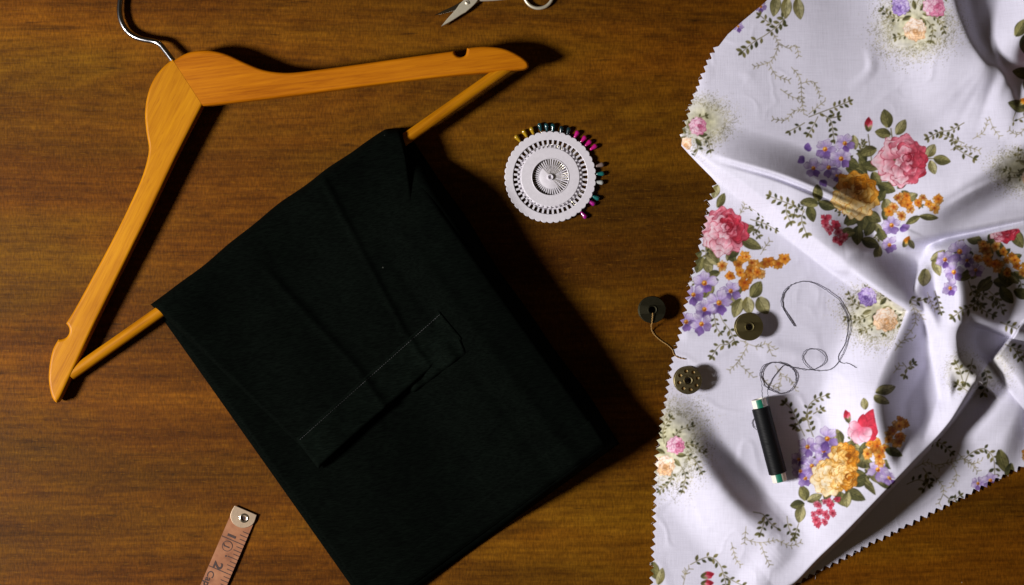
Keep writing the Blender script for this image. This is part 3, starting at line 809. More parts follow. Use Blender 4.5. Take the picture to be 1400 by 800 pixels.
    for a, l, w in ((150, 22, 9), (110, 24, 10), (70, 22, 9), (190, 18, 7), (40, 18, 7)): petal(1178, 584, D(a), l, w, C(212, 100, 128), C(238, 206, 222), edge=C(196, 84, 116), pw=1.3)
    orange_cluster([(1190, 606), (1202, 604), (1196, 616), (1208, 614), (1188, 620), (1202, 626)], 9)
    red_cluster([(1117, 690), (1126, 685), (1136, 690), (1122, 700), (1131, 706), (1118, 716), (1137, 700), (1145, 684), (1114, 704), (1126, 714)], 6.5)
    # bottom
    sprig([(1030, 700), (1044, 704), (1044, 716), (1040, 728)], 7); sprig([(1044, 704), (1054, 716), (1062, 722)], 6.5); sprig([(1076, 706), (1078, 720), (1084, 734)], 6.5); sprig([(1092, 716), (1088, 728)], 6.5)
    for g in ([(1020, 738), (1040, 742), (1062, 738)], [(1040, 742), (1046, 760), (1052, 772)], [(1000, 742), (1006, 764), (1012, 772)], [(1062, 738), (1080, 746), (1094, 742)], [(934, 790), (938, 780)], [(1020, 720), (1018, 742)]): sprig(g, 5, 6, True)
    sprig([(944, 772), (960, 764), (972, 762), (984, 772), (990, 788), (994, 806)], 7.5); sprig([(990, 786), (1002, 794), (1014, 800)], 6.5)
    bud(960, 788, D(-12), 17, PAL_RED); bud(960, 798, D(-4), 16, PAL_RED); rose(975, 838, 30, PAL_RED, 0, 61)
    leaf(894, 780, D(80), 24, 15, 0); leaf(903, 788, D(-75), 24, 12, 3); sprig([(934, 800), (938, 784), (942, 778)], 6, 6, True)
    # ---------- bundle
    CLIP[0] = lower*east*front
    orange_cluster([(1220, 590), (1228, 582), (1216, 600), (1226, 604), (1236, 578), (1212, 612), (1232, 596)], 9); leaf(1222, 618, D(20), 22, 12, 2)
    leaf(1212, 533, D(-20), 26, 13, 1); leaf(1206, 547, D(25), 22, 11, 1); sprig([(1234, 496), (1240, 504), (1238, 512)], 7); sprig([(1240, 504), (1248, 498)], 6)
    for g in ([(1248, 410), (1252, 440), (1238, 462)], [(1252, 420), (1262, 436)], [(1226, 480), (1236, 466), (1250, 462)], [(1222, 510), (1230, 500)], [(1268, 400), (1276, 420), (1284, 424)]): sprig(g, 5, 6, True)
    sprig([(1240, 404), (1252, 412), (1262, 410)], 6.5); sprig([(1278, 398), (1282, 412), (1286, 426)], 5.5, 6)
    for i, (x, y, a, l, w) in enumerate([(1265, 380, 100, 24, 16), (1281, 366, 70, 24, 12), (1283, 350, -40, 24, 12), (1332, 327, 10, 22, 15), (1372, 386, 0, 28, 16), (1376, 404, 50, 28, 16), (1346, 390, 150, 24, 16), (1356, 326, 80, 18, 12), (1391, 326, 60, 30, 17), (1398, 402, 20, 26, 15)]):
        leaf(x, y, D(a), l, w, [1, 3, 1, 0, 2, 2, 2, 2, 0, 2][i])
    foliage(1356, 362, 44, 32, 18, 304)
    rose(1371, 312, 24, PAL_RED, 0.3, 71)
    orange_cluster([(1342, 335), (1350, 346), (1360, 336), (1372, 344), (1376, 356), (1390, 362), (1352, 358), (1364, 368), (1340, 352), (1384, 350), (1398, 372), (1378, 372)], 9.5)
    for x, y, R in ((1312, 344, 17), (1292, 355, 13), (1304, 372, 14), (1299, 394, 12), (1334, 369, 11), (1322, 356, 10)): violet(x, y, R, 0.4+x*0.17)
    for g in ([(1324, 384), (1330, 400), (1342, 416)], [(1330, 392), (1344, 404), (1358, 412)], [(1340, 404), (1330, 418), (1316, 424), (1304, 432)], [(1352, 398), (1364, 410), (1370, 424)], [(1330, 412), (1344, 424), (1356, 430)], [(1368, 440), (1384, 446), (1398, 452)]): sprig(g, 7, 7)
    halo(1316, 508, 30, 36, 12, 0.45); sprig([(1316, 520), (1312, 506), (1308, 498)], 6.5); sprig([(1330, 490), (1326, 506), (1320, 522)], 7); sprig([(1322, 534), (1310, 526)], 6)
    # ---------- lower right sheet
    CLIP[0] = lower*(1-front)
    halo(1352, 500, 40, 50, 13, 0.4); sprig([(1344, 500), (1350, 520), (1344, 536)], 8); leaf(1352, 470, D(80), 26, 14, 2); leaf(1338, 505, D(120), 26, 13, 2); rose(1345, 480, 12, PAL_PINK, 0, 5)
    sprig([(1318, 628), (1332, 617), (1346, 614), (1358, 626), (1360, 648)], 7.5)
    for g in ([(1282, 636), (1300, 632), (1320, 628), (1336, 644)], [(1276, 650), (1290, 668), (1284, 688)], [(1300, 632), (1308, 650), (1300, 666)], [(1250, 640), (1268, 632), (1284, 640)], [(1310, 620), (1326, 634), (1342, 630)]): sprig(g, 5.5, 6, True)
    sprig([(1262, 640), (1270, 654), (1264, 668)], 7); sprig([(1290, 676), (1302, 684), (1312, 678)], 6)
    violet(1337, 661, 10, 0.2); violet(1354, 657, 12, 0.9); leaf(1371, 631, D(70), 34, 17, 0); leaf(1380, 646, D(100), 26, 13, 2)
    orange_cluster([(1402, 622), (1412, 612), (1420, 624)], 9)
    sprig([(1372, 470), (1386, 476), (1400, 480)], 7); sprig([(1386, 476), (1394, 488)], 7); sprig([(1262, 600), (1286, 606), (1300, 618)], 6.5); sprig([(1240, 662), (1256, 656), (1270, 662)], 6.5)
    CLIP[0] = None
paint()
_w = np.array([225, 223, 241])/255.
_d = np.clip(np.abs(INK-_w).sum(-1)*2, 0, 1)[..., None]
INK = np.clip(INK*(1+_d*(0.20*vnoise(3.1, 21)+0.25*vnoise(8, 22))[..., None]), 0, 1)      # uneven ink
INK = np.stack([blur(INK[..., k], 0.36) for k in range(3)], -1)

M['fray'] = plain('cotton_fray', (0.62, 0.60, 0.66), 0.8, 0.1)
def build_fabric():
    inside = inpoly(OUTLINE, CX, CY)
    X, Y = CX.copy(), CY.copy()
    keep = inside[:-1, :-1] | inside[1:, :-1] | inside[:-1, 1:] | inside[1:, 1:]
    near = np.zeros(CX.shape, bool)
    near[:-1, :-1] |= keep; near[1:, :-1] |= keep; near[:-1, 1:] |= keep; near[1:, 1:] |= keep
    out = near & ~inside                     # move the outer rim of vertices onto the cut line
    px, py = X[out], Y[out]; best = np.full(px.shape, 1e9); qx = px.copy(); qy = py.copy()
    for (x0, y0), (x1, y1) in zip(OUTLINE, OUTLINE[1:]+OUTLINE[:1]):
        dx, dy = x1-x0, y1-y0; L2 = dx*dx+dy*dy+1e-9
        t = np.clip(((px-x0)*dx+(py-y0)*dy)/L2, 0, 1); cx, cy = x0+t*dx, y0+t*dy
        d = np.hypot(px-cx, py-cy); w = d < best
        best = np.where(w, d, best); qx = np.where(w, cx, qx); qy = np.where(w, cy, qy)
    X[out] = qx; Y[out] = qy
    Z = RELIEF*K
    f = K*(1-Z/CAMH)
    me, used = gridmesh('floral_fabric', (X+DX-700)*f, (400-Y-DY)*f, Z, keep)
    lin = np.where(INK <= 0.04045, INK/12.92, ((INK+0.055)/1.055)**2.4)
    at = me.color_attributes.new('print', 'FLOAT_COLOR', 'POINT')
    rgba = np.ones((int(used.sum()), 4), np.float32); rgba[:, :3] = lin.reshape(-1, 3)[used]
    at.data.foreach_set('color', rgba.ravel())
    o = link('floral_fabric', me, M['cloth'])
    r = random.Random(4); V_, F_ = [], []
    edge = OUTLINE[6:-1]
    for _ in range(150):
        k = r.randrange(len(edge)-1); (x0, y0), (x1, y1) = edge[k], edge[k+1]
        if math.hypot(x1-x0, y1-y0) > 14: continue
        t = r.random(); x, y = x0+(x1-x0)*t, y0+(y1-y0)*t; a = r.uniform(0, 6.28); ln = r.uniform(2, 6); b_ = r.uniform(-0.9, 0.9)
        pts = [P(x-math.cos(a)*1.5, y-math.sin(a)*1.5, 0.0012), P(x+math.cos(a)*ln*0.5, y+math.sin(a)*ln*0.5, 0.0011), P(x+math.cos(a+b_)*ln, y+math.sin(a+b_)*ln, 0.0006)]
        v, f = tube(pts, 0.00010, 4); n0 = len(V_); V_ += v; F_ += [tuple(q+n0 for q in g) for g in f]
    fr = link('frayed_threads', pymesh('frayed_threads', V_, F_), M['fray'], o); fr['kind'] = 'stuff'
    tag(o, 'crumpled white fabric with printed roses and violets and zigzag cut edges', 'fabric')
build_fabric()

# ------------------------------------------------------------------ wooden coat hanger
E1 = (0.814, -0.582); E2 = (0.582, 0.814); A0 = (207, 418)      # directions along and across the hanger bar (picture px)
def ab(px, py): dx, dy = px-A0[0], py-A0[1]; return dx*E1[0]+dy*E1[1], dx*E2[0]+dy*E2[1]
def unab(a, b): return A0[0]+a*E1[0]+b*E2[0], A0[1]+a*E1[1]+b*E2[1]
def hanger_z(px, py):                                     # underside of the hanger: left end on the table, right end lifted
    a, _ = ab(px, py); return 0.0016+(a+185)/795*0.0115

def smooth_outline(pts, sharp=(), n=5):
    """closed outline; runs between the sharp corner indices are smoothed"""
    if not sharp: return spline(pts, n, True)
    out = []; sh = sorted(sharp); m = len(pts)
    for i, s0 in enumerate(sh):
        s1 = sh[(i+1) % len(sh)]; run = [pts[k % m] for k in range(s0, (s1 if s1 > s0 else s1+m)+1)]
        out += [tuple(p) for p in spline(run, n)][:-1]
    return out

def build_hanger():
    c0 = P(*unab(210, 8)); root = empty('clothes_hanger', (c0[0], c0[1], 0))
    tag(root, 'varnished wooden clothes hanger with notched shoulders and chrome hook', 'hanger')
    # both arms run past the mitre and are cut back to it
    left = [(282, 136), (243, 76), (224, 91), (211, 107), (202, 128), (198, 155), (200, 182), (203, 205), (197, 232), (186, 260), (160, 314), (126, 377), (101, 422), (88, 442.5),
            (92.2, 448), (92.6, 455), (89, 461), (83, 463.8), (78, 463.6), (70, 478), (65.5, 498), (64, 520), (67.5, 541), (74, 551), (79, 547), (89, 527), (106, 491), (130, 440), (165, 370), (205, 290), (242, 213)]
    right = [(268, 146.3), (228, 89), (252, 74.5), (270, 69.5), (290, 69.5), (312, 75), (336, 86), (360, 95.5), (384, 99.5), (410, 99), (470, 91.5), (560, 79), (621.5, 71),
             (623, 75.5), (627, 78.5), (632, 79), (637, 76), (638.8, 67), (662, 65), (686, 67.2), (704, 74), (718, 83), (723, 90), (720, 95), (708, 97.2), (680, 99.5), (620, 104.5), (540, 113.5), (470, 122.5), (400, 131.5), (335, 139)]
    for nm, ol, sh, mat in (('arm', left, (0, 1, 13, 18), 'hw_l'), ('arm', right, (0, 1, 12, 17), 'hw_r')):
        o2 = smooth_outline(ol, sh, 4)
        fz = 1-0.016/CAMH
        me = plate([((x-700)*K*fz, (400-y)*K*fz) for x, y in o2], 0.0055, 0.0024, 'hanger_arm')
        for v in me.vertices:
            v.co.z += 0.0055 + hanger_z(v.co.x/K/fz+700, 400-v.co.y/K/fz)
        bm = bmesh.new(); bm.from_mesh(me); bmesh.ops.remove_doubles(bm, verts=bm.verts[:], dist=1e-6)
        p0 = Vector(P(278, 145.5, 0.016)); p1 = Vector(P(237, 82.5, 0.016)); nn = (p1-p0).cross(Vector((0, 0, 1))).normalized()
        if mat == 'hw_l': nn = -nn
        # nn must point away from the kept arm
        keep = Vector(P(120, 440, 0.016)) if mat == 'hw_l' else Vector(P(600, 90, 0.016))
        if (keep-p0).dot(nn) > 0: nn = -nn
        r = bmesh.ops.bisect_plane(bm, geom=bm.verts[:]+bm.edges[:]+bm.faces[:], plane_co=p0-nn*0.00008, plane_no=nn, clear_outer=True)
        ce = [e for e in r['geom_cut'] if isinstance(e, bmesh.types.BMEdge)]
        bmesh.ops.contextual_create(bm, geom=ce)
        bm.to_mesh(me); bm.free()
        ob = link(nm, me, M[mat], root)
        md = ob.modifiers.new('weighted_normals', 'WEIGHTED_NORMAL'); md.keep_sharp = True
    # dowel bar
    pts = []
    for t in np.linspace(0, 1, 14):
        x, y = 97+(696-97)*t, 512+(90.5-512)*t
        pts.append(P(x, y, hanger_z(x, y)+0.0055))
    v, f = tube(pts, 0.0046, 20)
    link('bar', pymesh('bar', v, f), M['hw_b'], root)
    # hook wire with its tail inside the wood
    hp = [(244, 93), (235, 81), (227, 70.5), (219, 61), (211, 57), (198, 54.5), (186, 51), (176, 44.5), (169, 35.5), (164.5, 24), (163.5, 11), (166, -6), (176, -28), (196, -46), (222, -52), (247, -44), (263, -27), (267, -12)]
    q = spline(hp, 6)
    pts = [P(x, y, 0.0048+0.0062*max(0, 1-i/44)) for i, (x, y) in enumerate(q)]
    v, f = tube(pts, 0.0021, 18)
    link('hook', pymesh('hook', v, f), M['chrome'], root)
M['hw_l'] = hanger_wood('hanger_maple_lower', math.radians(-63), (1.0, 1.16, 1.0))
M['hw_r'] = hanger_wood('hanger_maple_upper', math.radians(-7), (0.98, 0.94, 1.0))
M['hw_b'] = hanger_wood('hanger_bar_maple', math.radians(-35), (0.95, 1.12, 1.1))
build_hanger()

# ------------------------------------------------------------------ black trousers folded over the bar
def sms(e0, e1, x): return sm((x-e0)/(e1-e0))
def low_z(a, b):
    """top of the folded legs, metres, at bar coordinates (px)"""
    z = 0.0085+0.0285*sms(190, 385, a)
    z *= 0.36+0.64*sms(10, 120, b)
    z += 0.0012*np.sin(a*0.031+b*0.012)+0.0010*np.sin(b*0.027-a*0.02)
    z += 0.0022*np.exp(-((a-330-0.03*b)/12)**2)*sms(60, 200, b)
    z -= 0.0018*np.exp(-((a-300-0.02*b)/10)**2)*sms(60, 200, b)
    return z
def edge_round(d, r): u = np.clip(d/r, 0, 1); return np.sqrt(np.clip(1-(1-u)**2, 0, 1))

def patch(name, ai, bi, zfun, mat, parent):
    """ai,bi: 2d arrays of bar coordinates; zfun gives heights"""
    Z = zfun(ai, bi); x, y = unab(ai, bi); f = K*(1-Z/CAMH)
    me, _ = gridmesh(name, (x-700)*f, (400-y)*f, Z)
    return link(name, me, mat, parent)

def quad_ab(c, nu, nv):
    """bilinear grid over 4 corners (a,b): near-left, near-right, far-right, far-left"""
    # cosine spacing gathers points at the rims
    u = 0.5-0.5*np.cos(np.pi*np.linspace(0, 1, nu)); v = 0.5-0.5*np.cos(np.pi*np.linspace(0, 1, nv))
    u = 0.5*u+0.5*np.linspace(0, 1, nu); v = 0.5*v+0.5*np.linspace(0, 1, nv)
    U, V = np.meshgrid(u, v)
    f = lambda k: c[0][k]*(1-U)*(1-V)+c[1][k]*U*(1-V)+c[2][k]*U*V+c[3][k]*(1-U)*V
    return f(0), f(1), U, V

def build_trousers():
    c0 = P(*unab(208, 262)); root = empty('trousers', (c0[0], c0[1], 0))
    tag(root, 'black trousers folded over the wooden hanger bar', 'trousers')
    # legs underneath, down to the hems
    A, B, U, V = quad_ab([(2, 1), (421, 5), (411, 525), (-1, 527)], 150, 180)
    wob = 1.6*np.sin(V*9)+1.0*np.sin(V*23+1)
    A2 = A+wob*U
    W = 415.0
    def z1(a, b):
        dl = U*W; dr = (1-U)*W; db = (1-V)*535; dt = V*535
        return 0.0004+low_z(a, b)*edge_round(dl, 7)*edge_round(dr, 24)*edge_round(db, 10)*edge_round(dt, 8)
    patch('folded_legs', A2, B, z1, M['black'], root)
    # second leg lying on it: one more layer with its own edge
    A, B, U, V = quad_ab([(6, 40), (404, 40), (398, 516), (6, 520)], 130, 150)
    U1, V1 = U, V
    def z2(a, b):
        e = edge_round(U1*395, 5)*edge_round((1-U1)*395, 9)*edge_round((1-V1)*478, 5)*sm(V1*6)
        return low_z(a, b)*(edge_round((a+1), 7))*edge_round(415-a, 24)*edge_round(526-b, 10)-0.0012+0.0034*e
    patch('upper_leg', A, B, z2, M['black'], root)
    # hem: turned-up strip on the top leg
    A, B, U, V = quad_ab([(9, 478), (399, 474), (396, 514), (9, 517.5)], 110, 16)
    U2, V2 = U, V
    def z3(a, b):
        e = edge_round(V2*40, 9)*edge_round((1-V2)*40, 6)*edge_round(U2*390, 4)*edge_round((1-U2)*390, 5)
        return low_z(a, b)*edge_round((a+1), 7)*edge_round(415-a, 24)*edge_round(526-b, 10)+0.0010+0.0019*e
    patch('hem', A, B, z3, M['black'], root)
    # waist half on top: drapes over the bar, pleats run down to the waistband
    A, B, U, V = quad_ab([(0, 0), (421, 0), (321, 262), (56, 292)], 150, 130)
    top_edge = (1.0*np.sin(U*11)+0.6*np.sin(U*31+1))*np.clip(U*8, 0, 1)
    B = B+(top_edge+np.interp(U, [0, 0.18, 0.35, 0.55, 0.72, 0.86, 0.95, 1.0], [-2, -4, -7, -12, -13.5, -12, -9, 3]))*(1-V)**6
    U3, V3 = U, V
    def up_z(a, b):
        ea = np.interp(b, [0, 230], [291, 260]); eb = np.interp(b, [0, 230], [148, 178])
        z = low_z(a, b)*0.9+0.0075+0.0095*sms(95, 10, b)-0.004*sms(300, 410, a+0.28*b)
        z = z+0.0016*np.exp(-((a-ea)/5)**2)+0.0011*sms(14, -14, a-ea)
        z = z+0.0013*np.exp(-((a-eb)/5)**2)*sms(20, 90, b)-0.0010*np.exp(-((a-eb-14)/10)**2)*sms(20, 90, b)
        z = z+0.0010*np.sin(a*0.05+b*0.013)
        return z
    def z4(a, b):
        e = edge_round(U3*395, 8)*edge_round((1-U3)*395, 7+15*sms(20, 120, b))*edge_round(V3*280, 10)*edge_round((1-V3)*280, 4)
        base = 0.001
        return base+(up_z(a, b)-base)*e
    patch('waist_panel', A, B, z4, M['black'], root)
    # waistband
    A, B, U, V = quad_ab([(54, 262), (317, 233), (321, 286), (56, 314)], 110, 24)
    U5, V5 = U, V
    def z5(a, b):
        e = edge_round(U5*265, 4)*edge_round((1-U5)*265, 5)*edge_round(V5*52, 3.5)*edge_round((1-V5)*52, 5)
        return up_z(a, b)-0.003+0.0058*e+0.0012*np.sin(U5*6+0.5)*e
    wb = patch('waistband', A, B, z5, M['band'], root)
    # rows of stitches on waistband and hem
    def stitches(p0, p1, zf, parent, n):
        V_, F_ = [], []
        for i in range(n):
            t0, t1 = (i+0.15)/n, (i+0.75)/n
            for_t = []
            for t in (t0, t1):
                a = p0[0]+(p1[0]-p0[0])*t; b = p0[1]+(p1[1]-p0[1])*t
                z = float(zf(a, b)); x, y = unab(a, b); for_t.append(P(x, y, z))
            v, f = tube(for_t, 0.00016, 5); o = len(V_); V_ += v; F_ += [tuple(k+o for k in q) for q in f]
        s = link('stitching', pymesh('stitching', V_, F_), M['blackthread'], parent); s['kind'] = 'stuff'
    zz = lambda a, b: up_z(np.array(a), np.array(b))+0.0030+0.0012*math.sin((a-54)/265*6+0.5)
    stitches((58, 267), (314, 239), zz, wb, 74)
    # inside of the far waist layer peeping out below the band
    A, B, U, V = quad_ab([(205, 288), (318, 278), (312, 304), (222, 306)], 50, 20)
    U6, V6 = U, V
    def z6(a, b):
        e = edge_round(U6*110, 14)*edge_round((1-U6)*110, 5)*edge_round((1-V6)*22, 6)
        return low_z(a, b)+0.0008+0.0042*e+0.0010*np.sin(a*0.2)*e
    patch('inner_waistband', A, B, z6, M['band'], root)
M['blackthread'] = plain('black_thread', (0.0014, 0.0018, 0.0014), 0.6, 0.3, 2500)
M['band'] = black_cloth('worn_black_band', 1.7)
build_trousers()

# ------------------------------------------------------------------ pin wheel and pins
def build_pin_wheel():
    cx, cy, _ = P(752.3, 242.5); px = K
    root = empty('pin_holder', (cx, cy, 0)); tag(root, 'round white plastic pin holder disc with scalloped rim', 'pin holder')
    n = 44*8
    sc = lambda a: 1+0.030*(abs(math.cos(a*22))**0.75-0.6)
    # outer scalloped ring
    R1_, R0_ = 62*px, 50.8*px
    v, f = [], []
    zs = [0.0024, 0.0027, 0.0033, 0.0036, 0.0036, 0.0034, 0.0024]
    for i in range(n):
        a = 2*math.pi*i/n; s = sc(a)
        rr = [R1_*s-0.0004, R1_*s, R1_*s, R1_*s-0.0004, R0_+0.0003, R0_, R0_]
        for r, z in zip(rr, zs): v.append((cx+r*math.cos(a), cy+r*math.sin(a), z))
    m = 7
    for i in range(n):
        j = (i+1) % n
        for k in range(m): f.append((i*m+k, j*m+k, j*m+(k+1) % m, i*m+(k+1) % m))
    link('rim', pymesh('rim', v, f), M['wheel'], root, smooth=False)
    c = (cx, cy, 0)
    link('backing_ring', pymesh('b', *lathe(ring_prof(38*px, 45*px, 0.0003, 0.0012, 0.0002), 96, c)), M['wheel'], root)
    link('collar', pymesh('b', *lathe(ring_prof(25.5*px, 40*px, 0.0022, 0.0034, 0.0003), 128, c)), M['wheel'], root)
    link('inner_lip', pymesh('b', *lathe([(24.6*px, 0.0024), (25.8*px, 0.0024), (25.8*px, 0.0036), (25.2*px, 0.0038), (24.6*px, 0.0036), (24.6*px, 0.0024)], 128, c)), M['wheel'], root)
    link('centre_disc', pymesh('b', *lathe([(0.00001, 0.0003), (16.5*px, 0.0003), (16.5*px, 0.0012), (16*px, 0.0014), (4.5*px, 0.0014), (0.00001, 0.0014)], 96, c)), M['wheel'], root)
    link('hub', pymesh('b', *lathe(ring_prof(2.4*px, 4.4*px, 0.0013, 0.0032, 0.0003), 40, c)), M['wheel'], root)
    def bars(r0, r1, cnt, w, z0, z1, ph=0.0, skip=None):
        V_, F_ = [], []
        for i in range(cnt):
            a = 2*math.pi*(i+ph)/cnt
            if skip and skip(a): continue
            d = Vector((math.cos(a), math.sin(a), 0)); t = Vector((-d.y, d.x, 0)); o = len(V_)
            for z in (z0, z1):
                for r, s_ in ((r0, -1), (r1, -1), (r1, 1), (r0, 1)): V_.append(Vector((cx, cy, z))+d*r+t*s_*w/2)
            F_ += [tuple(o+k for k in q) for q in ((3, 2, 1, 0), (4, 5, 6, 7), (0, 1, 5, 4), (1, 2, 6, 5), (2, 3, 7, 6), (3, 0, 4, 7))]
        return pymesh('bars', V_, F_)
    for nm, me in (('outer_ribs', bars(44.5*px, 53*px, 44, 2.7*px, 0.0006, 0.0030, 0.5)),
                   ('collar_ribs', bars(39*px, 43*px, 44, 2.4*px, 0.0012, 0.0030)),
                   ('inner_ribs', bars(15.8*px, 25.6*px, 44, 1.6*px, 0.0006, 0.0016))):
        o = link(nm, me, M['wheel'], root, smooth=False); o['kind'] = 'stuff'
    link('skirt', pymesh('b', *lathe(ring_prof(39.5*px, 41.2*px, 0.0004, 0.0026, 0.0003), 128, c)), M['wheel'], root)
    # pins: (zoom position of the head) -> angle
    Z = [(145, 155, 'yellow'), (198, 118, 'yellow'), (252, 98, 'yellow'), (310, 70, 'teal'), (358, 72, 'teal'), (405, 75, 'teal'), (466, 92, 'dark'), (518, 100, 'dark'), (578, 125, 'magenta'), (630, 160, 'magenta'),
         (665, 190, 'magenta'), (705, 220, 'magenta'), (752, 352, 'grey'), (755, 415, 'green'), (748, 478, 'white'), (720, 590, 'green'), (690, 628, 'purple'), (632, 720, 'purple')]
    cols = {'yellow': (0.36, 0.215, 0.012), 'teal': (0.006, 0.050, 0.058), 'dark': (0.006, 0.022, 0.026), 'magenta': (0.40, 0.006, 0.155), 'grey': (0.16, 0.115, 0.10), 'green': (0.008, 0.105, 0.095), 'white': (0.36, 0.37, 0.36), 'purple': (0.30, 0.010, 0.19)}
    lab = {'yellow': 'mustard yellow drop-headed pin at the pin wheel rim', 'teal': 'dark teal drop-headed pin at the rim beside the yellow pins',
           'dark': 'blackish short-showing pin between the dark teal and the magenta pins', 'magenta': 'magenta drop-headed pin in the row of four on the rim',
           'grey': 'grey-brown headed pin next to a bright green pin', 'white': 'silvery white headed pin on the pin wheel rim'}
    mats = {k: plain('pin_head_'+k, c_, 0.22, 0.1, 400, coat=0.5) for k, c_ in cols.items()}
    single = {0: 'mustard yellow pin at the open end of its row of three', 1: 'mustard yellow pin between the two other yellow pins', 2: 'mustard yellow pin next to the dark teal pins',
              3: 'dark teal pin next to the mustard yellow pins', 4: 'dark teal pin between the two other dark teal pins', 5: 'dark teal pin next to the short blackish pins',
              6: 'short blackish pin next to the dark teal pins', 7: 'short blackish pin next to the magenta pins',
              8: 'magenta pin next to the short blackish pins', 9: 'second magenta pin of four from the blackish pins', 10: 'third magenta pin of four from the blackish pins', 11: 'last magenta pin of four beside the bare stretch of rim',
              13: 'bright green headed pin between the grey and the white pin', 15: 'bright green headed pin touching a purple pin', 16: 'purple headed pin right beside a green pin', 17: 'purple headed pin standing alone on the rim'}
    shaft_v, shaft_f = tube([(0.0022, 0, 0), (0.036, 0, 0), (0.0385, 0, 0)], [0.00008, 0.00030, 0.00030], 6)
    prof = [(0.0, -0.0034), (0.0008, -0.0032), (0.0011, -0.0020), (0.00165, 0.0004), (0.0019, 0.0016), (0.0016, 0.0026), (0.0009, 0.0031), (0.0, 0.0033)]
    hv, hf = lathe([(max(r, 1e-5), z) for r, z in prof], 14)
    hv = [(z, y, -x) for x, y, z in hv]
    shaft_me = pymesh('pin_shaft', shaft_v, shaft_f); head_me = {}
    for i, (zx, zy, k) in enumerate(Z):
        dx, dy = (zx-385)/5.333, (zy-440)/5.333; r = math.hypot(dx, dy); a = math.atan2(-dy, dx)
        p = empty('pin', (cx, cy, 0.0019)); p.rotation_euler = (0, 0, a); 
        tag(p, single.get(i) or lab[k], 'pin', 'pins held in the pin wheel')
        s = bpy.data.objects.new('shaft', shaft_me); COL.objects.link(s); s.parent = p
        if k not in head_me:
            hm = pymesh('pin_head', hv, hf); hm.materials.append(mats[k]); hm.shade_smooth(); head_me[k] = hm
        h = bpy.data.objects.new('head', head_me[k]); COL.objects.link(h); h.parent = p; h.location = (r*px*0.985, 0, 0)
    shaft_me.materials.append(M['pinsteel']); shaft_me.shade_smooth()
build_pin_wheel()

